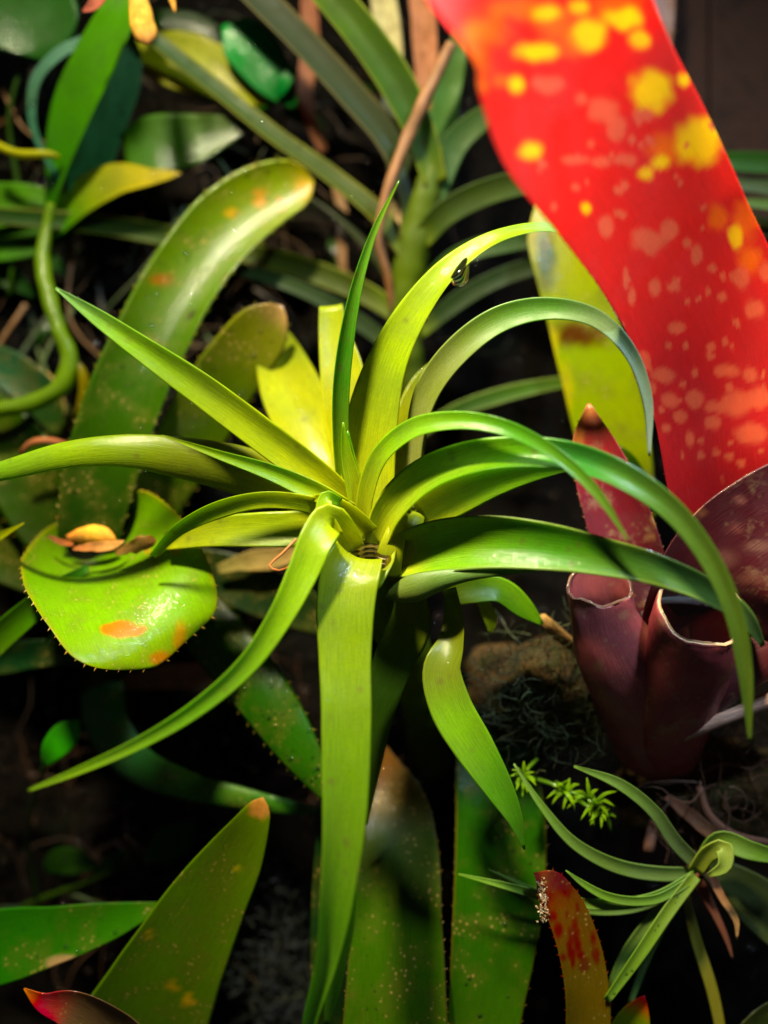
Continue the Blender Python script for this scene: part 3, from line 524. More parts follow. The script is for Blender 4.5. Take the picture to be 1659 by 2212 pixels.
# ------------------------------------------------------------------ the fan-leaved plant behind
E = plant('fan_leaf_plant', (880, 820, -8), 'tall stemmed plant with stiff grey-green leaves fanning out behind the rosette', 'plant')
SG = c(66, 88, 22); SD = c(46, 60, 26); SL = c(96, 116, 40)
tube(E, [(905, 900, -9.5, 26), (880, 760, -8.5, 34), (878, 620, -7.8, 36), (900, 500, -7.4, 36), (925, 400, -7.2, 32), (945, 320, -7.2, 20)], c(96, 116, 30), M_STEMLEAF, 'stem')
def efan(pts, c0, c1, **kw): leaf(E, pts, [(0, c(110, 130, 30)), (0.15, c0), (1, c1)], M_STEMLEAF, **{**dict(cup=0.6, thick=1.6, ripple=0.01), **kw})
efan([(890, 520, -7.2, 30), (890, 420, -7.0, 34), (850, 320, -6.8, 36), (760, 210, -6.6, 36), (660, 100, -6.4, 36), (540, -20, -6.2, 36), (420, -130, -6, 30)], SD, c(56, 66, 48), roll=-10, edge=(c(120, 110, 70), 0.2))
efan([(940, 400, -6.8, 28), (905, 290, -6.6, 36), (850, 180, -6.3, 42), (780, 80, -6.0, 42), (690, -30, -5.8, 40), (620, -120, -5.6, 36)], c(64, 100, 30), c(84, 112, 30), keel=0.3, edge=(c(150, 160, 50), 0.15), drops=14)
efan([(905, 520, -7.0, 26), (960, 462, -6.6, 30), (1040, 420, -6.4, 30), (1130, 395, -6.2, 28), (1230, 385, -6.4, 20)], SG, SG, roll=-15)
efan([(920, 470, -7.2, 28), (945, 390, -7, 34), (985, 310, -7, 32), (1040, 260, -7, 28), (1120, 220, -7.2, 14)], c(52, 92, 44), SG)
efan([(930, 400, -7.6, 26), (950, 290, -7.6, 32), (970, 190, -7.6, 30), (1000, 60, -7.8, 20)], c(70, 116, 30), c(70, 110, 30))
efan([(885, 560, -7.2, 22), (830, 480, -7.2, 24), (720, 385, -7.4, 23), (600, 300, -7.4, 22), (470, 195, -7.4, 22), (345, 95, -7.2, 20), (270, 30, -7.0, 14)], c(70, 84, 26), c(52, 84, 44), edge=(c(130, 130, 40), 0.3), roll=-15, drops=14)
efan([(875, 690, -7.8, 20), (800, 640, -8.2, 25), (690, 592, -8.6, 26), (560, 553, -8.9, 25), (400, 518, -9.0, 24), (250, 490, -8.6, 23), (100, 475, -8, 21), (-60, 462, -7.6, 18)], c(70, 84, 24), c(40, 76, 20), edge=(c(120, 130, 40), 0.3), roll=10)
efan([(860, 760, -8, 16), (780, 700, -7.8, 20), (680, 640, -7.6, 18), (560, 595, -7.6, 14), (440, 570, -7.8, 8)], c(40, 60, 24), c(40, 66, 24))
efan([(905, 720, -8, 16), (970, 665, -7.6, 22), (1060, 610, -7.2, 22), (1160, 575, -7, 22), (1290, 560, -7, 16)], c(40, 62, 24), c(30, 52, 26))
efan([(900, 640, -7.8, 16), (980, 560, -7.2, 22), (1090, 525, -6.8, 26), (1210, 512, -6.6, 24), (1330, 520, -6.6, 16)], c(52, 84, 26), c(40, 70, 26))
efan([(900, 940, -8, 12), (980, 890, -7.4, 17), (1080, 855, -7, 19), (1180, 832, -6.8, 16), (1300, 815, -6.8, 10)], c(50, 84, 24), c(90, 124, 50), edge=(c(130, 150, 80), 0.4))
efan([(880, 660, -8.6, 14), (820, 560, -8.4, 16), (740, 470, -8.4, 14), (640, 400, -8.6, 8)], c(46, 60, 24), c(46, 60, 24))
# dry stems around it
tag(tube(None, [(975, 95, -5.6, 12), (925, 200, -5.7, 14), (875, 310, -5.8, 13), (835, 420, -6.0, 11), (818, 520, -6.4, 10), (838, 600, -7.0, 9), (850, 680, -7.8, 8)], c(112, 72, 34), M_TWIG, 'dry_stick'), 'thin brown dry stick leaning in front of the fan leaves', 'stick')
for pts, cl, lb in (([(900, -60, -8.5, 24), (915, 60, -8.5, 30), (920, 160, -8.4, 26), (905, 280, -8.4, 14), (890, 420, -8.6, 6)], c(160, 96, 54), 'rusty tan dead strap leaf hanging behind the fan stem'),
                    ([(815, -60, -8.8, 26), (838, 60, -8.7, 30), (850, 130, -8.6, 22), (838, 260, -8.6, 16), (850, 420, -8.8, 10), (840, 560, -9.0, 4)], c(170, 160, 110), 'pale grey-green papery dead leaf beside the rusty one'),
                    ([(660, -60, -9.4, 14), (672, 100, -9.4, 22), (660, 220, -9.5, 18), (700, 330, -9.7, 10)], c(130, 70, 36), 'dull orange-brown dead leaf between two dark fan leaves'),
                    ([(720, 380, -9.5, 8), (742, 480, -9.4, 14), (738, 560, -9.4, 11), (760, 640, -9.6, 3)], c(120, 90, 56), 'narrow tan dead leaf hanging over the black gap'),
                    ([(850, 430, -9.0, 8), (858, 520, -8.8, 14), (846, 600, -8.8, 8)], c(180, 150, 110), 'short pale dead leaf below the dry stick')):
    tag(leaf(None, pts, [(0, cl), (1, mixc(cl, BROWN, 0.5))], M_DRY, name='dead_strap_leaf', cup=0.7, ripple=0.12), lb, 'dead leaf')

# ------------------------------------------------------------------ yellow-green leaf plant between rosette and red leaf
Fp = plant('pale_leaf_bromeliad', (1330, 1150, -7), 'pale yellow-green leaved bromeliad half hidden behind the red leaf', 'bromeliad')
leaf(Fp, [(1345, 1130, -7, 70), (1322, 960, -6.4, 80), (1290, 820, -6, 82), (1255, 700, -5.8, 76), (1225, 600, -5.8, 70), (1190, 500, -6, 56), (1165, 430, -6.2, 22)],
     [(0, c(110, 120, 50)), (0.3, c(150, 164, 60)), (0.6, c(140, 164, 30)), (0.8, c(150, 154, 20)), (1, c(190, 180, 90))], M_WET, cup=0.4, nx=25, tip=0.12, blot=[(1250, 722, 62, 28, c(90, 52, 24), 0.5), (1190, 760, 16, 60, c(190, 180, 60), 0.6), (1220, 850, 16, 60, c(190, 180, 60), 0.6), (1378, 800, 10, 16, c(120, 80, 40), 0.4), (1180, 560, 20, 60, c(70, 84, 30), 0.6)], seed=2.9)
leaf(Fp, [(1400, 1110, -4.2, 30), (1370, 1040, -3.6, 30), (1330, 985, -3.2, 26), (1290, 960, -3.2, 8)], [(0, c(40, 80, 20)), (1, c(60, 104, 24))], M_WET, cup=0.5)
# dark leaves right of the red leaf
Q = plant('side_leaf_plant', (1900, 520, -8), 'dark green strap leaves poking out right of the red leaf', 'plant')
for pts, a in (([(1880, 400, -8, 20), (1740, 362, -7.6, 24), (1600, 352, -7.4, 24), (1480, 345, -7.4, 12)], c(50, 96, 24)), ([(1880, 470, -8, 18), (1760, 430, -7.8, 24), (1640, 402, -7.6, 20), (1540, 400, -7.6, 8)], c(86, 104, 70)), ([(1880, 480, -7.6, 10), (1740, 455, -7.2, 14), (1620, 440, -7, 10), (1540, 440, -7, 4)], c(110, 140, 80)), ([(1880, 560, -8.4, 20), (1740, 520, -8.2, 26), (1600, 480, -8, 18), (1520, 470, -8, 6)], c(40, 52, 20))):
    leaf(Q, pts, [(0, a), (1, a)], M_STEMLEAF, cup=0.6)

# ------------------------------------------------------------------ upper left foliage
G = plant('broad_leaf_creeper', (60, 600, -8), 'leafy green creeper with broad glossy leaves filling the corner by the yellow dead leaf', 'plant')
def gl(pts, c0, c1, mat=None, par=None, **kw): leaf(par or G, pts, [(0, c0), (1, c1)], mat or M_BACKLEAF, **{**dict(cup=0.35, tip=0.1), **kw})
gl([(-60, -120, -8, 60), (20, -40, -7.8, 105), (70, 40, -7.7, 110), (95, 110, -7.7, 70), (100, 135, -7.8, 20)], c(40, 116, 14), c(34, 96, 16), tip=0.25, seed=1.1)
gl([(105, 470, -8.2, 12), (120, 400, -7.6, 22), (140, 320, -7.2, 42), (172, 230, -6.8, 58), (220, 130, -6.3, 60), (270, 20, -5.9, 46), (310, -80, -5.8, 20)], c(56, 120, 26), c(84, 150, 24), roll=15, keel=0.15, drops=30, seed=1.7)
gl([(165, 470, -8.6, 20), (190, 370, -8.2, 44), (222, 270, -7.9, 50), (262, 170, -7.7, 44), (290, 80, -7.6, 16)], c(60, 116, 70), c(90, 140, 96), roll=-10, drops=50, seed=2.0)
gl([(640, 230, -8.2, 8), (600, 185, -8.0, 40), (560, 130, -7.9, 56), (520, 85, -7.8, 52), (480, 55, -7.8, 20)], c(30, 104, 44), c(64, 150, 80), tip=0.2, seed=2.4)
gl([(585, 225, -8.6, 10), (530, 190, -8.4, 42), (450, 155, -8.3, 62), (370, 130, -8.4, 62), (300, 110, -8.6, 30), (270, 100, -8.8, 8)], c(168, 176, 26), c(160, 164, 50), seed=2.5, drops=20)
gl([(270, 330, -8.0, 40), (320, 318, -7.8, 62), (400, 308, -7.8, 60), (480, 285, -7.9, 36), (545, 268, -8, 6)], c(56, 104, 14), c(66, 92, 20), seed=2.6)
gl([(110, 500, -8.4, 30), (180, 430, -8.0, 50), (260, 392, -7.6, 44), (330, 385, -7.3, 22), (392, 374, -7.1, 6)], c(64, 124, 34), c(190, 170, 60), roll=20, seed=2.8, drops=30)
gl([(140, 440, -8.8, 20), (70, 440, -8.6, 40), (-20, 450, -8.6, 50), (-120, 470, -8.8, 30)], c(90, 150, 30), c(80, 140, 26), seed=3.0)
gl([(160, 490, -9, 20), (80, 510, -8.8, 44), (0, 520, -8.8, 50), (-120, 530, -9, 30)], c(50, 100, 20), c(80, 140, 26), seed=3.1)
gl([(125, 390, -7.4, 6), (70, 260, -7.2, 9), (80, 170, -7.0, 13), (130, 115, -6.8, 14), (205, 80, -6.6, 12)], c(44, 96, 70), c(110, 150, 130), seed=3.2, drops=14, tip=0)
gl([(340, 40, -9.4, 20), (420, 55, -9.3, 24), (480, 90, -9.3, 18), (510, 130, -9.4, 6)], c(24, 52, 16), c(24, 52, 16), seed=3.4)
gl([(600, 210, -7.8, 6), (615, 180, -7.6, 14), (635, 140, -7.5, 6)], c(30, 110, 50), c(50, 140, 70), seed=3.5)
for pts, cl in (([(110, 440, -7.0, 9), (100, 500, -7.0, 12), (92, 560, -6.8, 16), (105, 640, -6.4, 17), (130, 720, -6.2, 18), (150, 775, -6.2, 19), (135, 830, -6.1, 20), (85, 865, -6.0, 19), (0, 884, -5.9, 18), (-80, 890, -5.9, 16)], c(110, 140, 40)),
                ([(155, 775, -6.3, 10), (180, 815, -6.5, 12), (178, 870, -6.8, 12), (140, 930, -7.6, 10)], c(140, 130, 40)),
                ([(-20, 308, -6.6, 9), (40, 332, -6.5, 9), (110, 334, -6.6, 8), (130, 340, -6.9, 4)], c(170, 170, 60)),
                ([(430, 300, -8.6, 5), (470, 345, -8.6, 6), (510, 400, -9, 6), (560, 440, -10, 4)], c(60, 80, 30)),
                ([(640, 150, -8, 6), (600, 215, -8.2, 8), (560, 240, -8.6, 7), (540, 300, -10, 5)], c(40, 84, 30)),
                ([(20, 640, -9, 5), (40, 420, -8.8, 6), (20, 250, -8.6, 5), (60, 100, -8.4, 4)], c(50, 80, 24)), ([(150, 480, -9, 5), (165, 220, -9, 6), (160, 60, -9, 5)], c(40, 76, 24)), ([(205, 90, -9, 4), (190, 300, -9, 4), (140, 560, -9.4, 4)], c(34, 60, 24))):
    tube(G, pts, cl, M_BACKLEAF, 'stem')
leaf(G, [(-60, 760, -8, 30), (20, 800, -7.8, 44), (90, 860, -7.8, 44), (130, 940, -8, 14)], [(0, c(40, 84, 60)), (1, c(44, 70, 30))], M_WET, cup=0.4, seed=3.6)
leaf(G, [(60, 800, -8.6, 10), (90, 830, -8.5, 30), (120, 880, -8.6, 24), (130, 930, -8.8, 6)], [(0, c(170, 140, 60)), (1, c(120, 110, 30))], M_DRY, name='dry_leaf_blade', cup=0.4, seed=3.7)
tag(leaf(None, [(292, -50, -3.0, 16), (298, 0, -3.0, 24), (305, 45, -2.9, 29), (316, 80, -2.9, 24), (320, 98, -2.9, 8)], [(0, c(150, 110, 20)), (0.6, c(196, 150, 30)), (1, c(150, 96, 20))], M_DRY, name='hanging_dead_leaf', cup=-0.8, thick=2.2, tip=0.15, ripple=0.08), 'yellow-brown shrivelled leaf hanging point down above the creeper', 'dead leaf')
tag(leaf(None, [(230, -50, -3.4, 8), (220, -10, -3.4, 18), (200, 15, -3.4, 14), (178, 24, -3.5, 3)], [(0, c(150, 70, 30)), (1, c(130, 50, 30))], M_DRY, name='dead_leaf_curl', cup=0.8, ripple=0.2), 'rusty red-brown dead curl left of the yellow hanging leaf', 'dead leaf')
tag(leaf(None, [(360, -40, -3.4, 5), (372, 0, -3.4, 7), (378, 26, -3.4, 2)], [(0, c(190, 150, 30)), (1, c(190, 130, 20))], M_DRY, name='dead_leaf_tip', cup=0.6), 'thin yellow dead leaf tip right of the hanging leaf', 'dead leaf')

# thin stems and hanging beads in the corner behind the creeper
TS = plant('thin_stem_tuft', (60, 420, -9.5), 'tuft of hair-thin dark stems beaded with water behind the creeper leaves', 'plant')
rt_ = random.Random(21)
for k in range(26):
    u = rt_.uniform(-60, 640); v = rt_.uniform(120, 900); a = rt_.uniform(-0.9, 0.9)+1.57; ln = rt_.uniform(120, 380); b_ = rt_.uniform(-70, 70)
    du, dv = math.cos(a)*ln, math.sin(a)*ln; d = rt_.uniform(-11.4, -9.2)
    tube(TS, [(u, v, d, rt_.uniform(3, 6)), (u+du*0.5+b_, v+dv*0.5, d+0.4, rt_.uniform(3, 7)), (u+du, v+dv, d-0.8, 3)], c(*rt_.choice(((40, 60, 20), (70, 48, 28), (60, 76, 24), (34, 30, 20), (110, 76, 40)))), M_TWIG, 'stem', ns=7)
for k in range(16):
    u = rt_.uniform(-40, 800); v = rt_.uniform(60, 940); a = rt_.uniform(0, 6.28); ln = rt_.uniform(50, 120); d = rt_.uniform(-11.2, -9.4); w = ln*rt_.uniform(0.12, 0.3)
    leaf(TS, [(u, v, d, 3), (u+math.cos(a)*ln*0.4, v+math.sin(a)*ln*0.4, d+0.4, w), (u+math.cos(a)*ln, v+math.sin(a)*ln+15, d+0.2, 2)], [(0, c(36, 64, 16)), (1, c(30, 60+rt_.randint(0, 30), 20))], M_BACKLEAF, cup=0.5, nx=7)
def hanging_beads():
    V, F = [], []
    for k in range(110):
        u = rt_.uniform(0, 900) if k < 70 else rt_.uniform(900, 1300); v = rt_.uniform(20, 950) if k < 70 else rt_.uniform(500, 960)
        p = P(u, v, rt_.uniform(-11.5, -8.6)); r = rt_.uniform(2.2, 6.5)*scale_at(-10); b0 = len(V)
        for j in range(1, 6):
            ph = math.pi*j/6
            for i in range(8): V.append(p + Vector((math.sin(ph)*math.cos(i*math.pi/4), math.sin(ph)*math.sin(i*math.pi/4), math.cos(ph)))*r)
        V += [p+Vector((0, 0, r)), p-Vector((0, 0, r))]
        for j in range(4):
            for i in range(8): F.append((b0+j*8+i, b0+j*8+(i+1) % 8, b0+j*8+8+(i+1) % 8, b0+j*8+8+i))
        for i in range(8): F += [(b0+40, b0+(i+1) % 8, b0+i), (b0+41, b0+32+i, b0+32+(i+1) % 8)]
    link('water_beads', V, F, M_WATER, TS, kind='stuff')
hanging_beads()

# ------------------------------------------------------------------ left edge leaf tips
K = plant('grassy_shoot', (-120, 1500, -4), 'narrow glossy green leaf blades poking in at the edge below the toothed cup', 'plant')
leaf(K, [(-120, 1500, -4, 30), (-20, 1400, -3.2, 32), (50, 1335, -2.6, 32), (120, 1278, -2.4, 26), (190, 1225, -2.6, 8)], [(0, c(96, 140, 24)), (1, c(70, 124, 50))], M_WET, cup=0.7, seed=7.1)
leaf(K, [(-120, 1230, -3, 14), (-20, 1170, -2.4, 12), (52, 1130, -1.8, 1)], [(0, LG), (1, YG)], M_WET, cup=0.7, seed=7.2)
leaf(K, [(200, 1290, -4, 10), (140, 1345, -3.2, 9), (92, 1394, -2.8, 1)], [(0, MG), (1, MG)], M_WET, cup=0.5, seed=7.3)
leaf(K, [(-120, 1440, -6, 30), (0, 1425, -5.6, 34), (110, 1410, -5.6, 30), (230, 1430, -6, 10)], [(0, c(30, 70, 40)), (1, c(24, 50, 24))], M_WET, cup=0.4, seed=7.4)

# ------------------------------------------------------------------ bottom left
S1 = plant('strap_bromeliad', (260, 2400, -3), 'broad olive-green strap leaf with a cut tan tip rising from below', 'bromeliad')
leaf(S1, [(225, 2380, -3.4, 150), (300, 2230, -2.6, 142), (375, 2080, -1.9, 114), (450, 1940, -1.4, 88), (510, 1840, -1.1, 64), (550, 1765, -0.9, 36), (568, 1722, -0.9, 19)],
     [(0, c(64, 100, 14)), (0.4, c(88, 124, 18)), (1, c(96, 124, 24))], M_WET, cup=0.3, roll=-8, tip=0.05, nx=21, thick=1.6, blot=[(566, 1738, 24, 30, c(206, 150, 96), 0.25), (375, 2130, 9, 9, c(210, 160, 30), 0.4), (405, 2160, 10, 14, c(210, 170, 30), 0.4), (320, 2020, 7, 14, c(190, 160, 30), 0.5), (420, 2165, 6, 6, c(210, 170, 30), 0.4), (510, 1878, 8, 6, c(180, 170, 30), 0.5)], drops=14, drop_r=(0.8, 2), seed=8.1)
leaf(S1, [(-140, 2080, -3.4, 60), (0, 2042, -2.8, 80), (120, 2018, -2.6, 62), (240, 1988, -2.6, 40), (362, 1952, -2.8, 4)], [(0, c(40, 116, 20)), (1, c(56, 110, 24))], M_WET, cup=0.35, roll=10, nx=17, blot=[(138, 2080, 36, 17, c(180, 150, 110), 0.3)], drops=18, seed=8.2)
S2 = plant('pink_tipped_bromeliad', (160, 2330, 0), 'dusky leaf with a pink hooked tip in front of the strap leaf base', 'bromeliad')
leaf(S2, [(300, 2330, -0.6, 100), (235, 2230, -0.2, 80), (150, 2172, 0.2, 46), (95, 2162, 0.3, 24), (52, 2135, 0.4, 2)], [(0, c(90, 90, 50)), (0.6, c(110, 84, 60)), (0.85, c(190, 60, 80)), (1, c(220, 130, 60))], M_WET, cup=0.6, nx=15, seed=8.3)
# two upright leaves below the rosette
S3 = plant('upright_bromeliad', (900, 2420, -3), 'two broad upright dark green speckled leaves below the rosette', 'bromeliad')
leaf(S3, [(850, 2420, -0.6, 130), (852, 2260, -0.8, 118), (855, 2100, -1.2, 108), (858, 1960, -1.9, 98), (860, 1830, -2.9, 88), (850, 1730, -3.9, 70), (832, 1660, -4.6, 38), (822, 1598, -5.0, 2)],
     [(0, c(74, 104, 20)), (0.4, c(64, 100, 26)), (0.7, c(62, 80, 34)), (0.85, c(94, 74, 40)), (1, c(120, 80, 50))], M_WET, cup=0.3, nx=21, drops=120, drop_r=(1, 2.8), spines=26, spine_len=6, seed=8.4, edge=(c(80, 70, 40), 0.06))
leaf(S3, [(1040, 2420, -1.6, 90), (1042, 2220, -1.7, 80), (1062, 2060, -2.0, 92), (1078, 1900, -2.6, 100), (1080, 1760, -3.4, 98), (1066, 1640, -4.4, 84), (1045, 1540, -5.2, 50), (1035, 1480, -5.8, 4)],
     [(0, c(70, 104, 20)), (0.45, c(50, 92, 28)), (1, c(28, 66, 30))], M_WET, cup=0.3, nx=21, drops=40, spines=26, spine_len=6, seed=8.5, edge=(c(110, 96, 40), 0.05))
leaf(S3, [(760, 2420, -3.6, 60), (725, 2200, -3.6, 50), (712, 2000, -3.6, 42), (708, 1850, -3.7, 30), (705, 1720, -3.8, 8)], [(0, c(34, 60, 24)), (1, c(30, 56, 26))], M_WET, cup=0.5, seed=8.6)
# red-blotched curved leaf
S4 = plant('red_tipped_bromeliad', (1280, 2420, -1), 'curved olive leaf with red blotches and a crusted red tip', 'bromeliad')
rb = [(rr.gauss(0, 26)+1225+ (v_-1900)*0.2, v_, rr.uniform(4, 10), rr.uniform(8, 18), c(130, 34, 30), 0.5) for v_ in [rr.uniform(1890, 2080) for _ in range(26)]]
leaf(S4, [(1262, 2420, -1.4, 56), (1266, 2240, -1.0, 54), (1262, 2120, -0.6, 52), (1240, 2020, -0.3, 49), (1205, 1940, -0.1, 42), (1172, 1898, 0, 28), (1152, 1885, 0, 4)],
     [(0, c(130, 110, 20)), (0.5, c(130, 104, 30)), (0.8, c(130, 84, 40)), (0.93, c(130, 30, 40)), (1, c(170, 50, 60))], M_WET, cup=0.5, nx=31, nt_=80, tip=0.08, roll=-10, spines=22, spine_len=7, spine_col=c(130, 40, 30), blot=rb+[(1262, 2085, 12, 14, c(120, 30, 24), 0.3), (1205, 1900, 26, 22, c(120, 20, 40), 0.4)], seed=8.8)
leaf(S4, [(1300, 2420, -2, 60), (1340, 2270, -1.6, 52), (1365, 2200, -1.3, 42), (1392, 2150, -1.2, 10)], [(0, c(90, 110, 30)), (0.8, c(110, 130, 40)), (1, c(190, 50, 60))], M_WET, cup=0.6, nx=15, tip=0.12, seed=8.9)
def crust():
    V, F, CC = [], [], []; r = random.Random(5)
    for k in range(220):
        t = r.random(); u = 1166 + 12*t + r.gauss(0, 6); v = 1905 + 80*t + r.gauss(0, 5); p = P(u, v, 0.15+r.uniform(-0.1, 0.15)); rad = r.uniform(0.0001, 0.0005); b0 = len(V)
        q = Vector((r.gauss(0, 1), r.gauss(0, 1), r.gauss(0, 1))).normalized(); a = q.orthogonal().normalized(); b = q.cross(a)
        V += [p+q*rad*r.uniform(1, 4), p-q*rad] + [p+(a*math.cos(i*1.571)+b*math.sin(i*1.571))*rad for i in range(4)]
        for i in range(4): F += [(b0, b0+2+i, b0+2+(i+1) % 4), (b0+1, b0+2+(i+1) % 4, b0+2+i)]
        CC += [c(*r.choice(((190, 160, 120), (160, 120, 84), (200, 184, 160))))]*6
    link('lichen_crust', V, F, M_DRY, S4, CC, [(0, 0)]*len(V), False, 'stuff')
crust()

# ------------------------------------------------------------------ the little air plant at lower right
T = plant('air_plant', (1510, 1880, -1.5), 'small wiry air plant with thin grey-green leaves by the mossy roots', 'air plant')
def ap(pts, c0, c1, mat=None, **kw): leaf(T, pts, [(0, c0), (1, c1)], mat or M_SCURF, **{**dict(cup=0.8, thick=1.4, nx=9), **kw})
A0, A1, A2 = c(100, 124, 60), c(104, 140, 50), c(120, 160, 50)
ap([(1500, 1885, -1.4, 16), (1420, 1885, -1.0, 19), (1330, 1868, -0.6, 18), (1240, 1820, -0.4, 14), (1170, 1740, -0.4, 9), (1110, 1650, -0.6, 2)], A0, A1)
ap([(1510, 1870, -1.3, 18), (1460, 1820, -0.9, 18), (1410, 1750, -0.5, 16), (1340, 1694, -0.3, 14), (1240, 1655, -0.3, 3)], c(90, 110, 60), A1)
ap([(1500, 1890, -1.2, 14), (1420, 1935, -0.8, 15), (1310, 1952, -0.5, 14), (1200, 1940, -0.5, 12), (1090, 1912, -0.6, 9), (990, 1888, -0.8, 2)], A1, A2)
ap([(1500, 1895, -1.0, 11), (1410, 1942, -0.5, 12), (1310, 1935, -0.2, 11), (1255, 1905, -0.1, 7), (1222, 1880, 0, 1)], A1, A2)
ap([(1500, 1890, -1.6, 10), (1390, 1955, -1.4, 11), (1260, 1965, -1.3, 8), (1140, 1915, -1.3, 5), (1055, 1878, -1.4, 1)], A0, A1)
ap([(1500, 1890, -1.0, 16), (1440, 1970, -0.6, 17), (1380, 2060, -0.4, 16), (1310, 2160, -0.6, 10)], c(120, 144, 40), c(110, 150, 30), drops=8)
ap([(1480, 1900, -1.8, 11), (1400, 1990, -1.7, 14), (1345, 2070, -1.8, 13), (1310, 2160, -2, 8)], A0, A1)
ap([(1460, 1950, -2.0, 9), (1400, 2060, -2.2, 10), (1360, 2170, -2.5, 6)], A0, c(60, 100, 50))
ap([(1480, 1930, -2.2, 9), (1500, 2020, -2.2, 13), (1535, 2130, -2.2, 14), (1570, 2300, -2.3, 10)], c(120, 120, 30), c(150, 140, 20))
ap([(1500, 1880, -1.2, 20), (1530, 1840, -0.8, 22), (1560, 1830, -0.5, 22), (1562, 1870, -0.3, 17), (1530, 1890, -0.4, 6)], c(140, 150, 50), c(150, 170, 70))
ap([(1510, 1870, -1.6, 20), (1550, 1815, -1.2, 26), (1620, 1835, -0.8, 24), (1720, 1860, -0.8, 12)], c(110, 140, 40), c(90, 130, 40))
ap([(1500, 1890, -2, 16), (1545, 1975, -2, 9), (1570, 2030, -2, 6), (1584, 2075, -2, 1)], c(120, 60, 44), c(110, 60, 40), M_DRY)
ap([(1530, 1880, -1.6, 12), (1560, 1940, -1.4, 9), (1590, 1990, -1.3, 7), (1592, 2030, -1.3, 1)], c(120, 70, 50), c(190, 140, 80), M_DRY)
leaf(T, [(1520, 1860, -2.4, 20), (1600, 1920, -2.4, 50), (1700, 2000, -2.6, 60), (1800, 2080, -3, 20)], [(0, c(60, 74, 24)), (1, c(50, 64, 20))], M_SCURF, cup=0.4)
tag(leaf(None, [(1440, 1720, -2.6, 8), (1490, 1760, -2.4, 16), (1540, 1800, -2.2, 16), (1590, 1828, -2.2, 3)], [(0, c(120, 70, 50)), (1, c(110, 74, 44))], M_DRY, name='dead_strap_leaf', cup=0.7, ripple=0.15), 'brown dead blade lying above the air plant heart', 'dead leaf')
leaf(S4, [(1560, 2380, -2, 60), (1620, 2250, -2, 52), (1680, 2180, -2.2, 30), (1720, 2150, -2.4, 4)], [(0, c(40, 52, 24)), (1, c(50, 60, 30))], M_WET, cup=0.5, seed=9.5)

# ------------------------------------------------------------------ moss, roots, litter, vine
def sprig(u, v, d, label, size=1.0, seed=0, stem_to=None):
    r = random.Random(seed); o = plant('moss_sprig', (u, v, d), label, 'moss', 'star-leaved moss sprigs')
    tube(o, [(u, v, d, 3), ((u+stem_to[0])/2+r.uniform(-10, 10), (v+stem_to[1])/2, d-0.3, 4), (stem_to[0], stem_to[1], d-1.0, 4)], c(90, 130, 30), M_ROS, 'stem', ns=6, n=8)
    for k in range(13):
        a = k*2.39996 + r.uniform(-.2, .2); ln = size*r.uniform(24, 46); el = r.uniform(-0.3, 0.9)
        du, dv = math.cos(a)*ln, math.sin(a)*ln; f = r.uniform(0, 0.5); bu = u + (stem_to[0]-u)*f*0.5; bv = v + (stem_to[1]-v)*f*0.5
        leaf(o, [(bu, bv, d, 2.5), (bu+du*0.5, bv+dv*0.5-4, d+el*0.4, 4.0), (bu+du, bv+dv+6, d+el*0.5, 0.5)], [(0, c(104, 150, 20)), (1, c(150, 190, 50))], M_ROS, nx=5, nt_=6, thick=0.5, cup=0.5, ripple=0)
sprig(1290, 1735, -1.2, 'bright green star-leaved moss sprig hanging above the air plant leaf', 1.25, 1, (1200, 1690))
sprig(1235, 1715, -1.5, 'smaller green moss sprig between the two brightest sprigs', 1.0, 2, (1150, 1680))
sprig(1125, 1690, -1.3, 'green moss sprig beside the drooping rosette leaf', 0.9, 3, (1160, 1640))
sprig(1310, 1765, -1.4, 'pale tipped moss sprig at the end of the mossy stem', 0.7, 4, (1240, 1720))
def fibres(name, n, region, d0, cols, ln, rad, label, cat, seed, mat):
    r = random.Random(seed); V, F, CC = [], [], []
    for k in range(n):
        u = (region[0]+region[2])/2 + max(-1.6, min(1.6, r.gauss(0, 0.55)))*(region[2]-region[0])/2; v = (region[1]+region[3])/2 + max(-1.6, min(1.6, r.gauss(0, 0.55)))*(region[3]-region[1])/2; d = d0 + r.uniform(-1.6, 1.0); cl = c(*r.choice(cols)); L_ = r.uniform(*ln); a = r.uniform(0, 6.28); rr_ = r.uniform(*rad)
        pts = []; w = r.uniform(-0.5, 0.5)
        for q in range(7): pts.append(P(u, v, d)); a += w + r.uniform(-0.4, 0.4); u += math.cos(a)*L_/6; v += math.sin(a)*L_/6; d += r.uniform(-0.15, 0.15)
        for q, p in enumerate(pts):
            tt = (pts[min(6, q+1)]-pts[max(0, q-1)]).normalized(); x = tt.cross(BACK).normalized(); y = x.cross(tt); rad_ = rr_*0.001*(1-0.1*q)
            V += [p+x*rad_, p-x*rad_*0.5+y*rad_*0.87, p-x*rad_*0.5-y*rad_*0.87]; CC += [cl]*3
        b = len(V)-21
        for q in range(6):
            for s in range(3): F.append((b+q*3+s, b+q*3+(s+1) % 3, b+q*3+3+(s+1) % 3, b+q*3+3+s))
    return tag(link(name, V, F, mat, None, CC, [(0, 0)]*len(V), kind='stuff'), label, cat, kind='stuff')
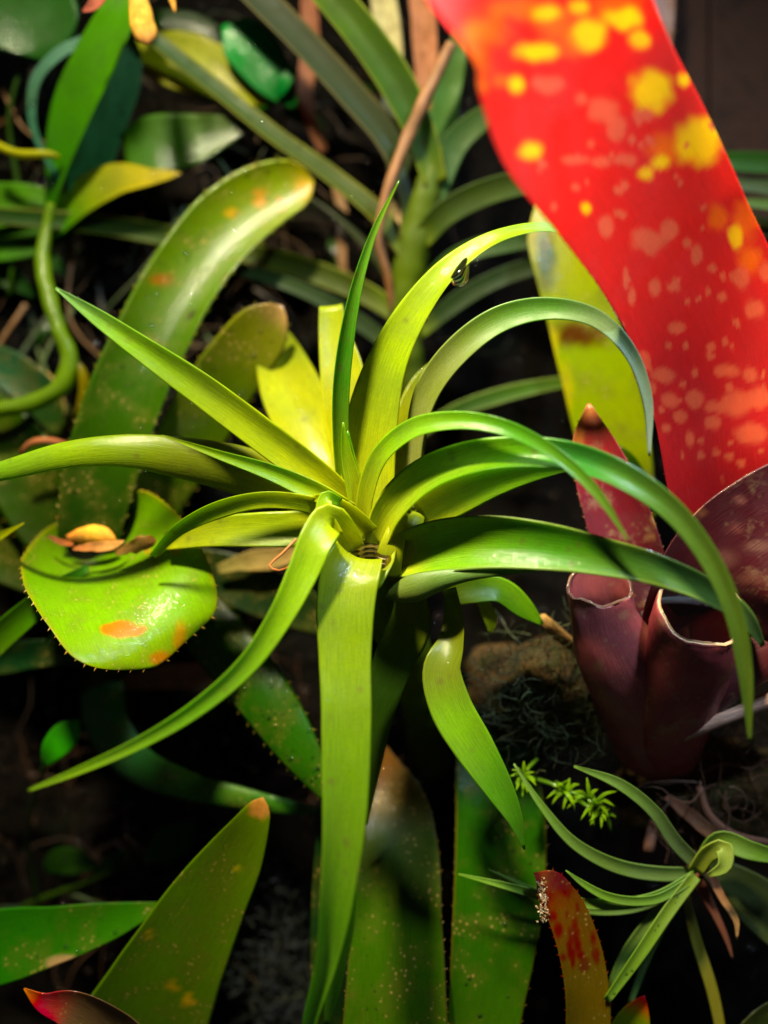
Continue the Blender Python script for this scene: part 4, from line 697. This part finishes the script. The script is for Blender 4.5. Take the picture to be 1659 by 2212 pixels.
def mound(name, u, v, d, ru, rv, rd, mat, label, cat, seed, colr):
    V, F, CC = [], [], []; nu, nv = 40, 24
    for j in range(nv+1):
        ph = math.pi*j/nv
        for i in range(nu):
            th = 2*math.pi*i/nu; x, y, z = math.sin(ph)*math.cos(th), math.cos(ph), math.sin(ph)*math.sin(th)
            k = 1 + 0.28*noise.noise((x*2+seed, y*2, z*2)) + 0.14*noise.noise((x*6, y*6+seed, z*6)); V.append(P(u+ru*x*k, v-rv*y*k, d+rd*z*k)); CC.append(colr)
    for j in range(nv):
        for i in range(nu): F.append((j*nu+i, j*nu+(i+1) % nu, (j+1)*nu+(i+1) % nu, (j+1)*nu+i))
    return tag(link(name, V, F, mat, None, CC, [(0, 0)]*len(V)), label, cat)
M_PEAT = bark_material('peat', c(34, 24, 12), c(84, 62, 30), c(46, 50, 20), 0.7, 90, 0.003, spec=0.12)
mound('peat_clump', 1170, 1500, -6.0, 190, 120, 3.0, M_PEAT, 'brown peaty root ball between rosette and red bromeliad', 'root ball', 3, (0, 0, 0))
mound('mossy_knob', 1560, 1720, -5.5, 230, 110, 2.6, M_PEAT, 'dark mossy root mass below the pale runner', 'root ball', 8, (0, 0, 0))
fibres('moss_fibre', 520, (1030, 1380, 1340, 1620), -2.4, ((70, 76, 40), (104, 110, 70), (60, 54, 28), (124, 130, 96)), (30, 110), (0.10, 0.26), 'tangle of dull grey-green moss threads on the peaty root ball', 'moss', 4, M_SCURF)
fibres('root_fibre', 130, (1430, 1600, 1660, 1760), -3.0, ((110, 70, 52), (90, 60, 44), (130, 90, 76), (70, 44, 36)), (60, 180), (0.15, 0.45), 'tangle of thin brown roots under the pale runner', 'roots', 5, M_TWIG)
fibres('dry_fibre', 160, (20, 1480, 700, 2000), -9.5, ((70, 44, 26), (90, 56, 30), (50, 36, 24)), (80, 260), (0.2, 0.6), 'loose brown dry fibres on the dark floor', 'litter', 6, M_TWIG)
fibres('upper_fibre', 140, (-50, 60, 900, 900), -10.5, ((60, 44, 28), (84, 60, 36), (40, 50, 24)), (80, 260), (0.2, 0.7), 'loose dark stalks tangled behind the creeper', 'litter', 9, M_TWIG)
fibres('floor_moss', 900, (480, 1880, 760, 2260), -8.5, ((52, 62, 76), (30, 36, 42), (44, 48, 44)), (14, 34), (0.2, 0.5), 'dim wet moss with its bluish highlights coloured in, between the strap leaf and the hanging leaf', 'moss', 12, M_SCURF)  # bluish fibre colours carry the cool highlights on the wet moss
for pts, lb in (([(1170, 1335, -1.4, 12), (1195, 1360, -1.8, 15), (1225, 1385, -2.4, 14), (1260, 1420, -4.5, 12)], 'short yellow-brown broken stub below the small bent leaf'), ([(1510, 1700, -2.6, 8), (1530, 1760, -2.4, 10), (1580, 1800, -2.2, 8), (1660, 1820, -2.4, 7)], 'reddish brown root running above the air plant'), ([(1410, 1800, -3.4, 9), (1400, 1840, -3.2, 12), (1410, 1780, -3.6, 8), (1440, 1740, -4.4, 6)], 'pale grey bent root left of the air plant')):
    tag(tube(None, pts, c(150, 110, 50) if 'yellow' in lb else c(110, 66, 50), M_TWIG, 'root_piece'), lb, 'root')
tag(leaf(None, [(270, 1475, -8.4, 14), (350, 1462, -8.2, 28), (430, 1455, -8, 26), (480, 1440, -8, 8)], [(0, c(120, 60, 40)), (1, c(150, 90, 70))], M_DRY, name='fallen_leaf', cup=0.5, ripple=0.2), 'reddish brown fallen leaf on the floor below the toothed cup', 'dead leaf')
tag(leaf(None, [(470, 1230, -5.2, 10), (540, 1212, -5, 22), (600, 1205, -5, 24), (650, 1190, -5.2, 8)], [(0, c(120, 110, 40)), (1, c(150, 120, 60))], M_DRY, name='fallen_leaf', cup=0.5, ripple=0.2), 'dull yellow fallen leaf under the left rosette leaves', 'dead leaf')
tag(tube(None, [(640, 1165, 1.6, 3), (610, 1195, 1.9, 3), (582, 1225, 2.2, 3), (598, 1232, 2.4, 2.4), (640, 1215, 3.0, 2)], c(170, 100, 40), M_DRY, 'dry_thread', ns=6), 'thin orange dry thread caught on the bent front leaf', 'thread')
Vn = plant('small_leaf_vine', (60, 1960, -9), 'creeping vine with small oval green leaves on the dark floor', 'vine')
tube(Vn, [(-60, 2010, -9, 6), (80, 1945, -8.8, 6), (200, 1900, -8.6, 6), (330, 1840, -8.4, 5), (480, 1790, -8.4, 5), (560, 1740, -8.8, 4)], c(50, 70, 24), M_BACKLEAF, 'stem')
tube(Vn, [(150, 1930, -8.8, 5), (230, 1960, -8.8, 5), (340, 2010, -9, 4)], c(50, 70, 24), M_BACKLEAF, 'stem')
tube(Vn, [(80, 1945, -8.8, 5), (60, 1800, -7, 4), (95, 1650, -4.9, 4)], c(40, 60, 24), M_BACKLEAF, 'stem')
gl([(95, 1652, -4.8, 6), (115, 1620, -4.5, 26), (145, 1585, -4.6, 30), (172, 1556, -4.8, 10)], c(70, 180, 40), c(70, 180, 50), par=Vn, tip=0.2)
gl([(312, 1862, -8.2, 6), (350, 1835, -8, 34), (390, 1805, -7.9, 38), (425, 1775, -7.9, 10)], c(30, 84, 26), c(36, 84, 36), par=Vn, tip=0.2, drops=8)
gl([(95, 1880, -8.6, 8), (130, 1860, -8.4, 30), (170, 1860, -8.3, 28), (215, 1875, -8.4, 6)], c(40, 70, 26), c(40, 70, 24), par=Vn, drops=12)
gl([(60, 1960, -8.8, 6), (20, 1985, -8.6, 34), (-40, 2000, -8.6, 36), (-100, 2010, -8.8, 8)], c(50, 60, 40), c(44, 56, 40), par=Vn)
gl([(210, 1880, -8.5, 6), (240, 1860, -8.4, 14), (270, 1835, -8.3, 4)], c(40, 70, 24), c(40, 70, 24), par=Vn)
# water drop hanging from the upper arching leaf, and the glint in the rosette cup
def drop(name, u, v, d, r, label, stretch=1.5, lean=0.2):
    V, F = [], []; n, m = 20, 16; p = P(u, v, d); sc = scale_at(d)
    for j in range(m+1):
        ph = math.pi*j/m; y = math.cos(ph); rad = math.sin(ph)*(1-0.35*max(0, y)); h = y*(stretch if y > 0 else 1)
        for i in range(n):
            a = 2*math.pi*i/n; V.append(p + UP*(h*r*sc) + RT*((math.cos(a)*rad + lean*max(0, h))*r*sc) + BACK*(math.sin(a)*rad*r*sc))
    for j in range(m):
        for i in range(n): F.append((j*n+i, j*n+(i+1) % n, (j+1)*n+(i+1) % n, (j+1)*n+i))
    m_, t = nt('drop_water_'+name) if False else (M_DROP, None)
    return tag(link(name, V, F, M_DROP), label, 'water drop')
M_DROP, _t = nt('drop_water'); _o = N(_t, 'ShaderNodeOutputMaterial'); _g = N(_t, 'ShaderNodeBsdfGlass'); _g.inputs['IOR'].default_value = 1.33; _t.links.new(_g.outputs[0], _o.inputs[0])
drop('water_drop', 992, 600, 1.0, 20, 'clear water drop hanging under the tall arching rosette leaf', 2.2, 0.35)
drop('water_drop', 915, 690, 0.6, 10, 'tiny water drop clinging lower on the tall arching rosette leaf', 1.6, 0.3)
disc('cup_water', 788, 1200, 1.25, 62, 44, M_POOL, 'small pool of clear water in the heart of the yellow-green rosette', 'water')
# dark specks of grit on the rosette leaves
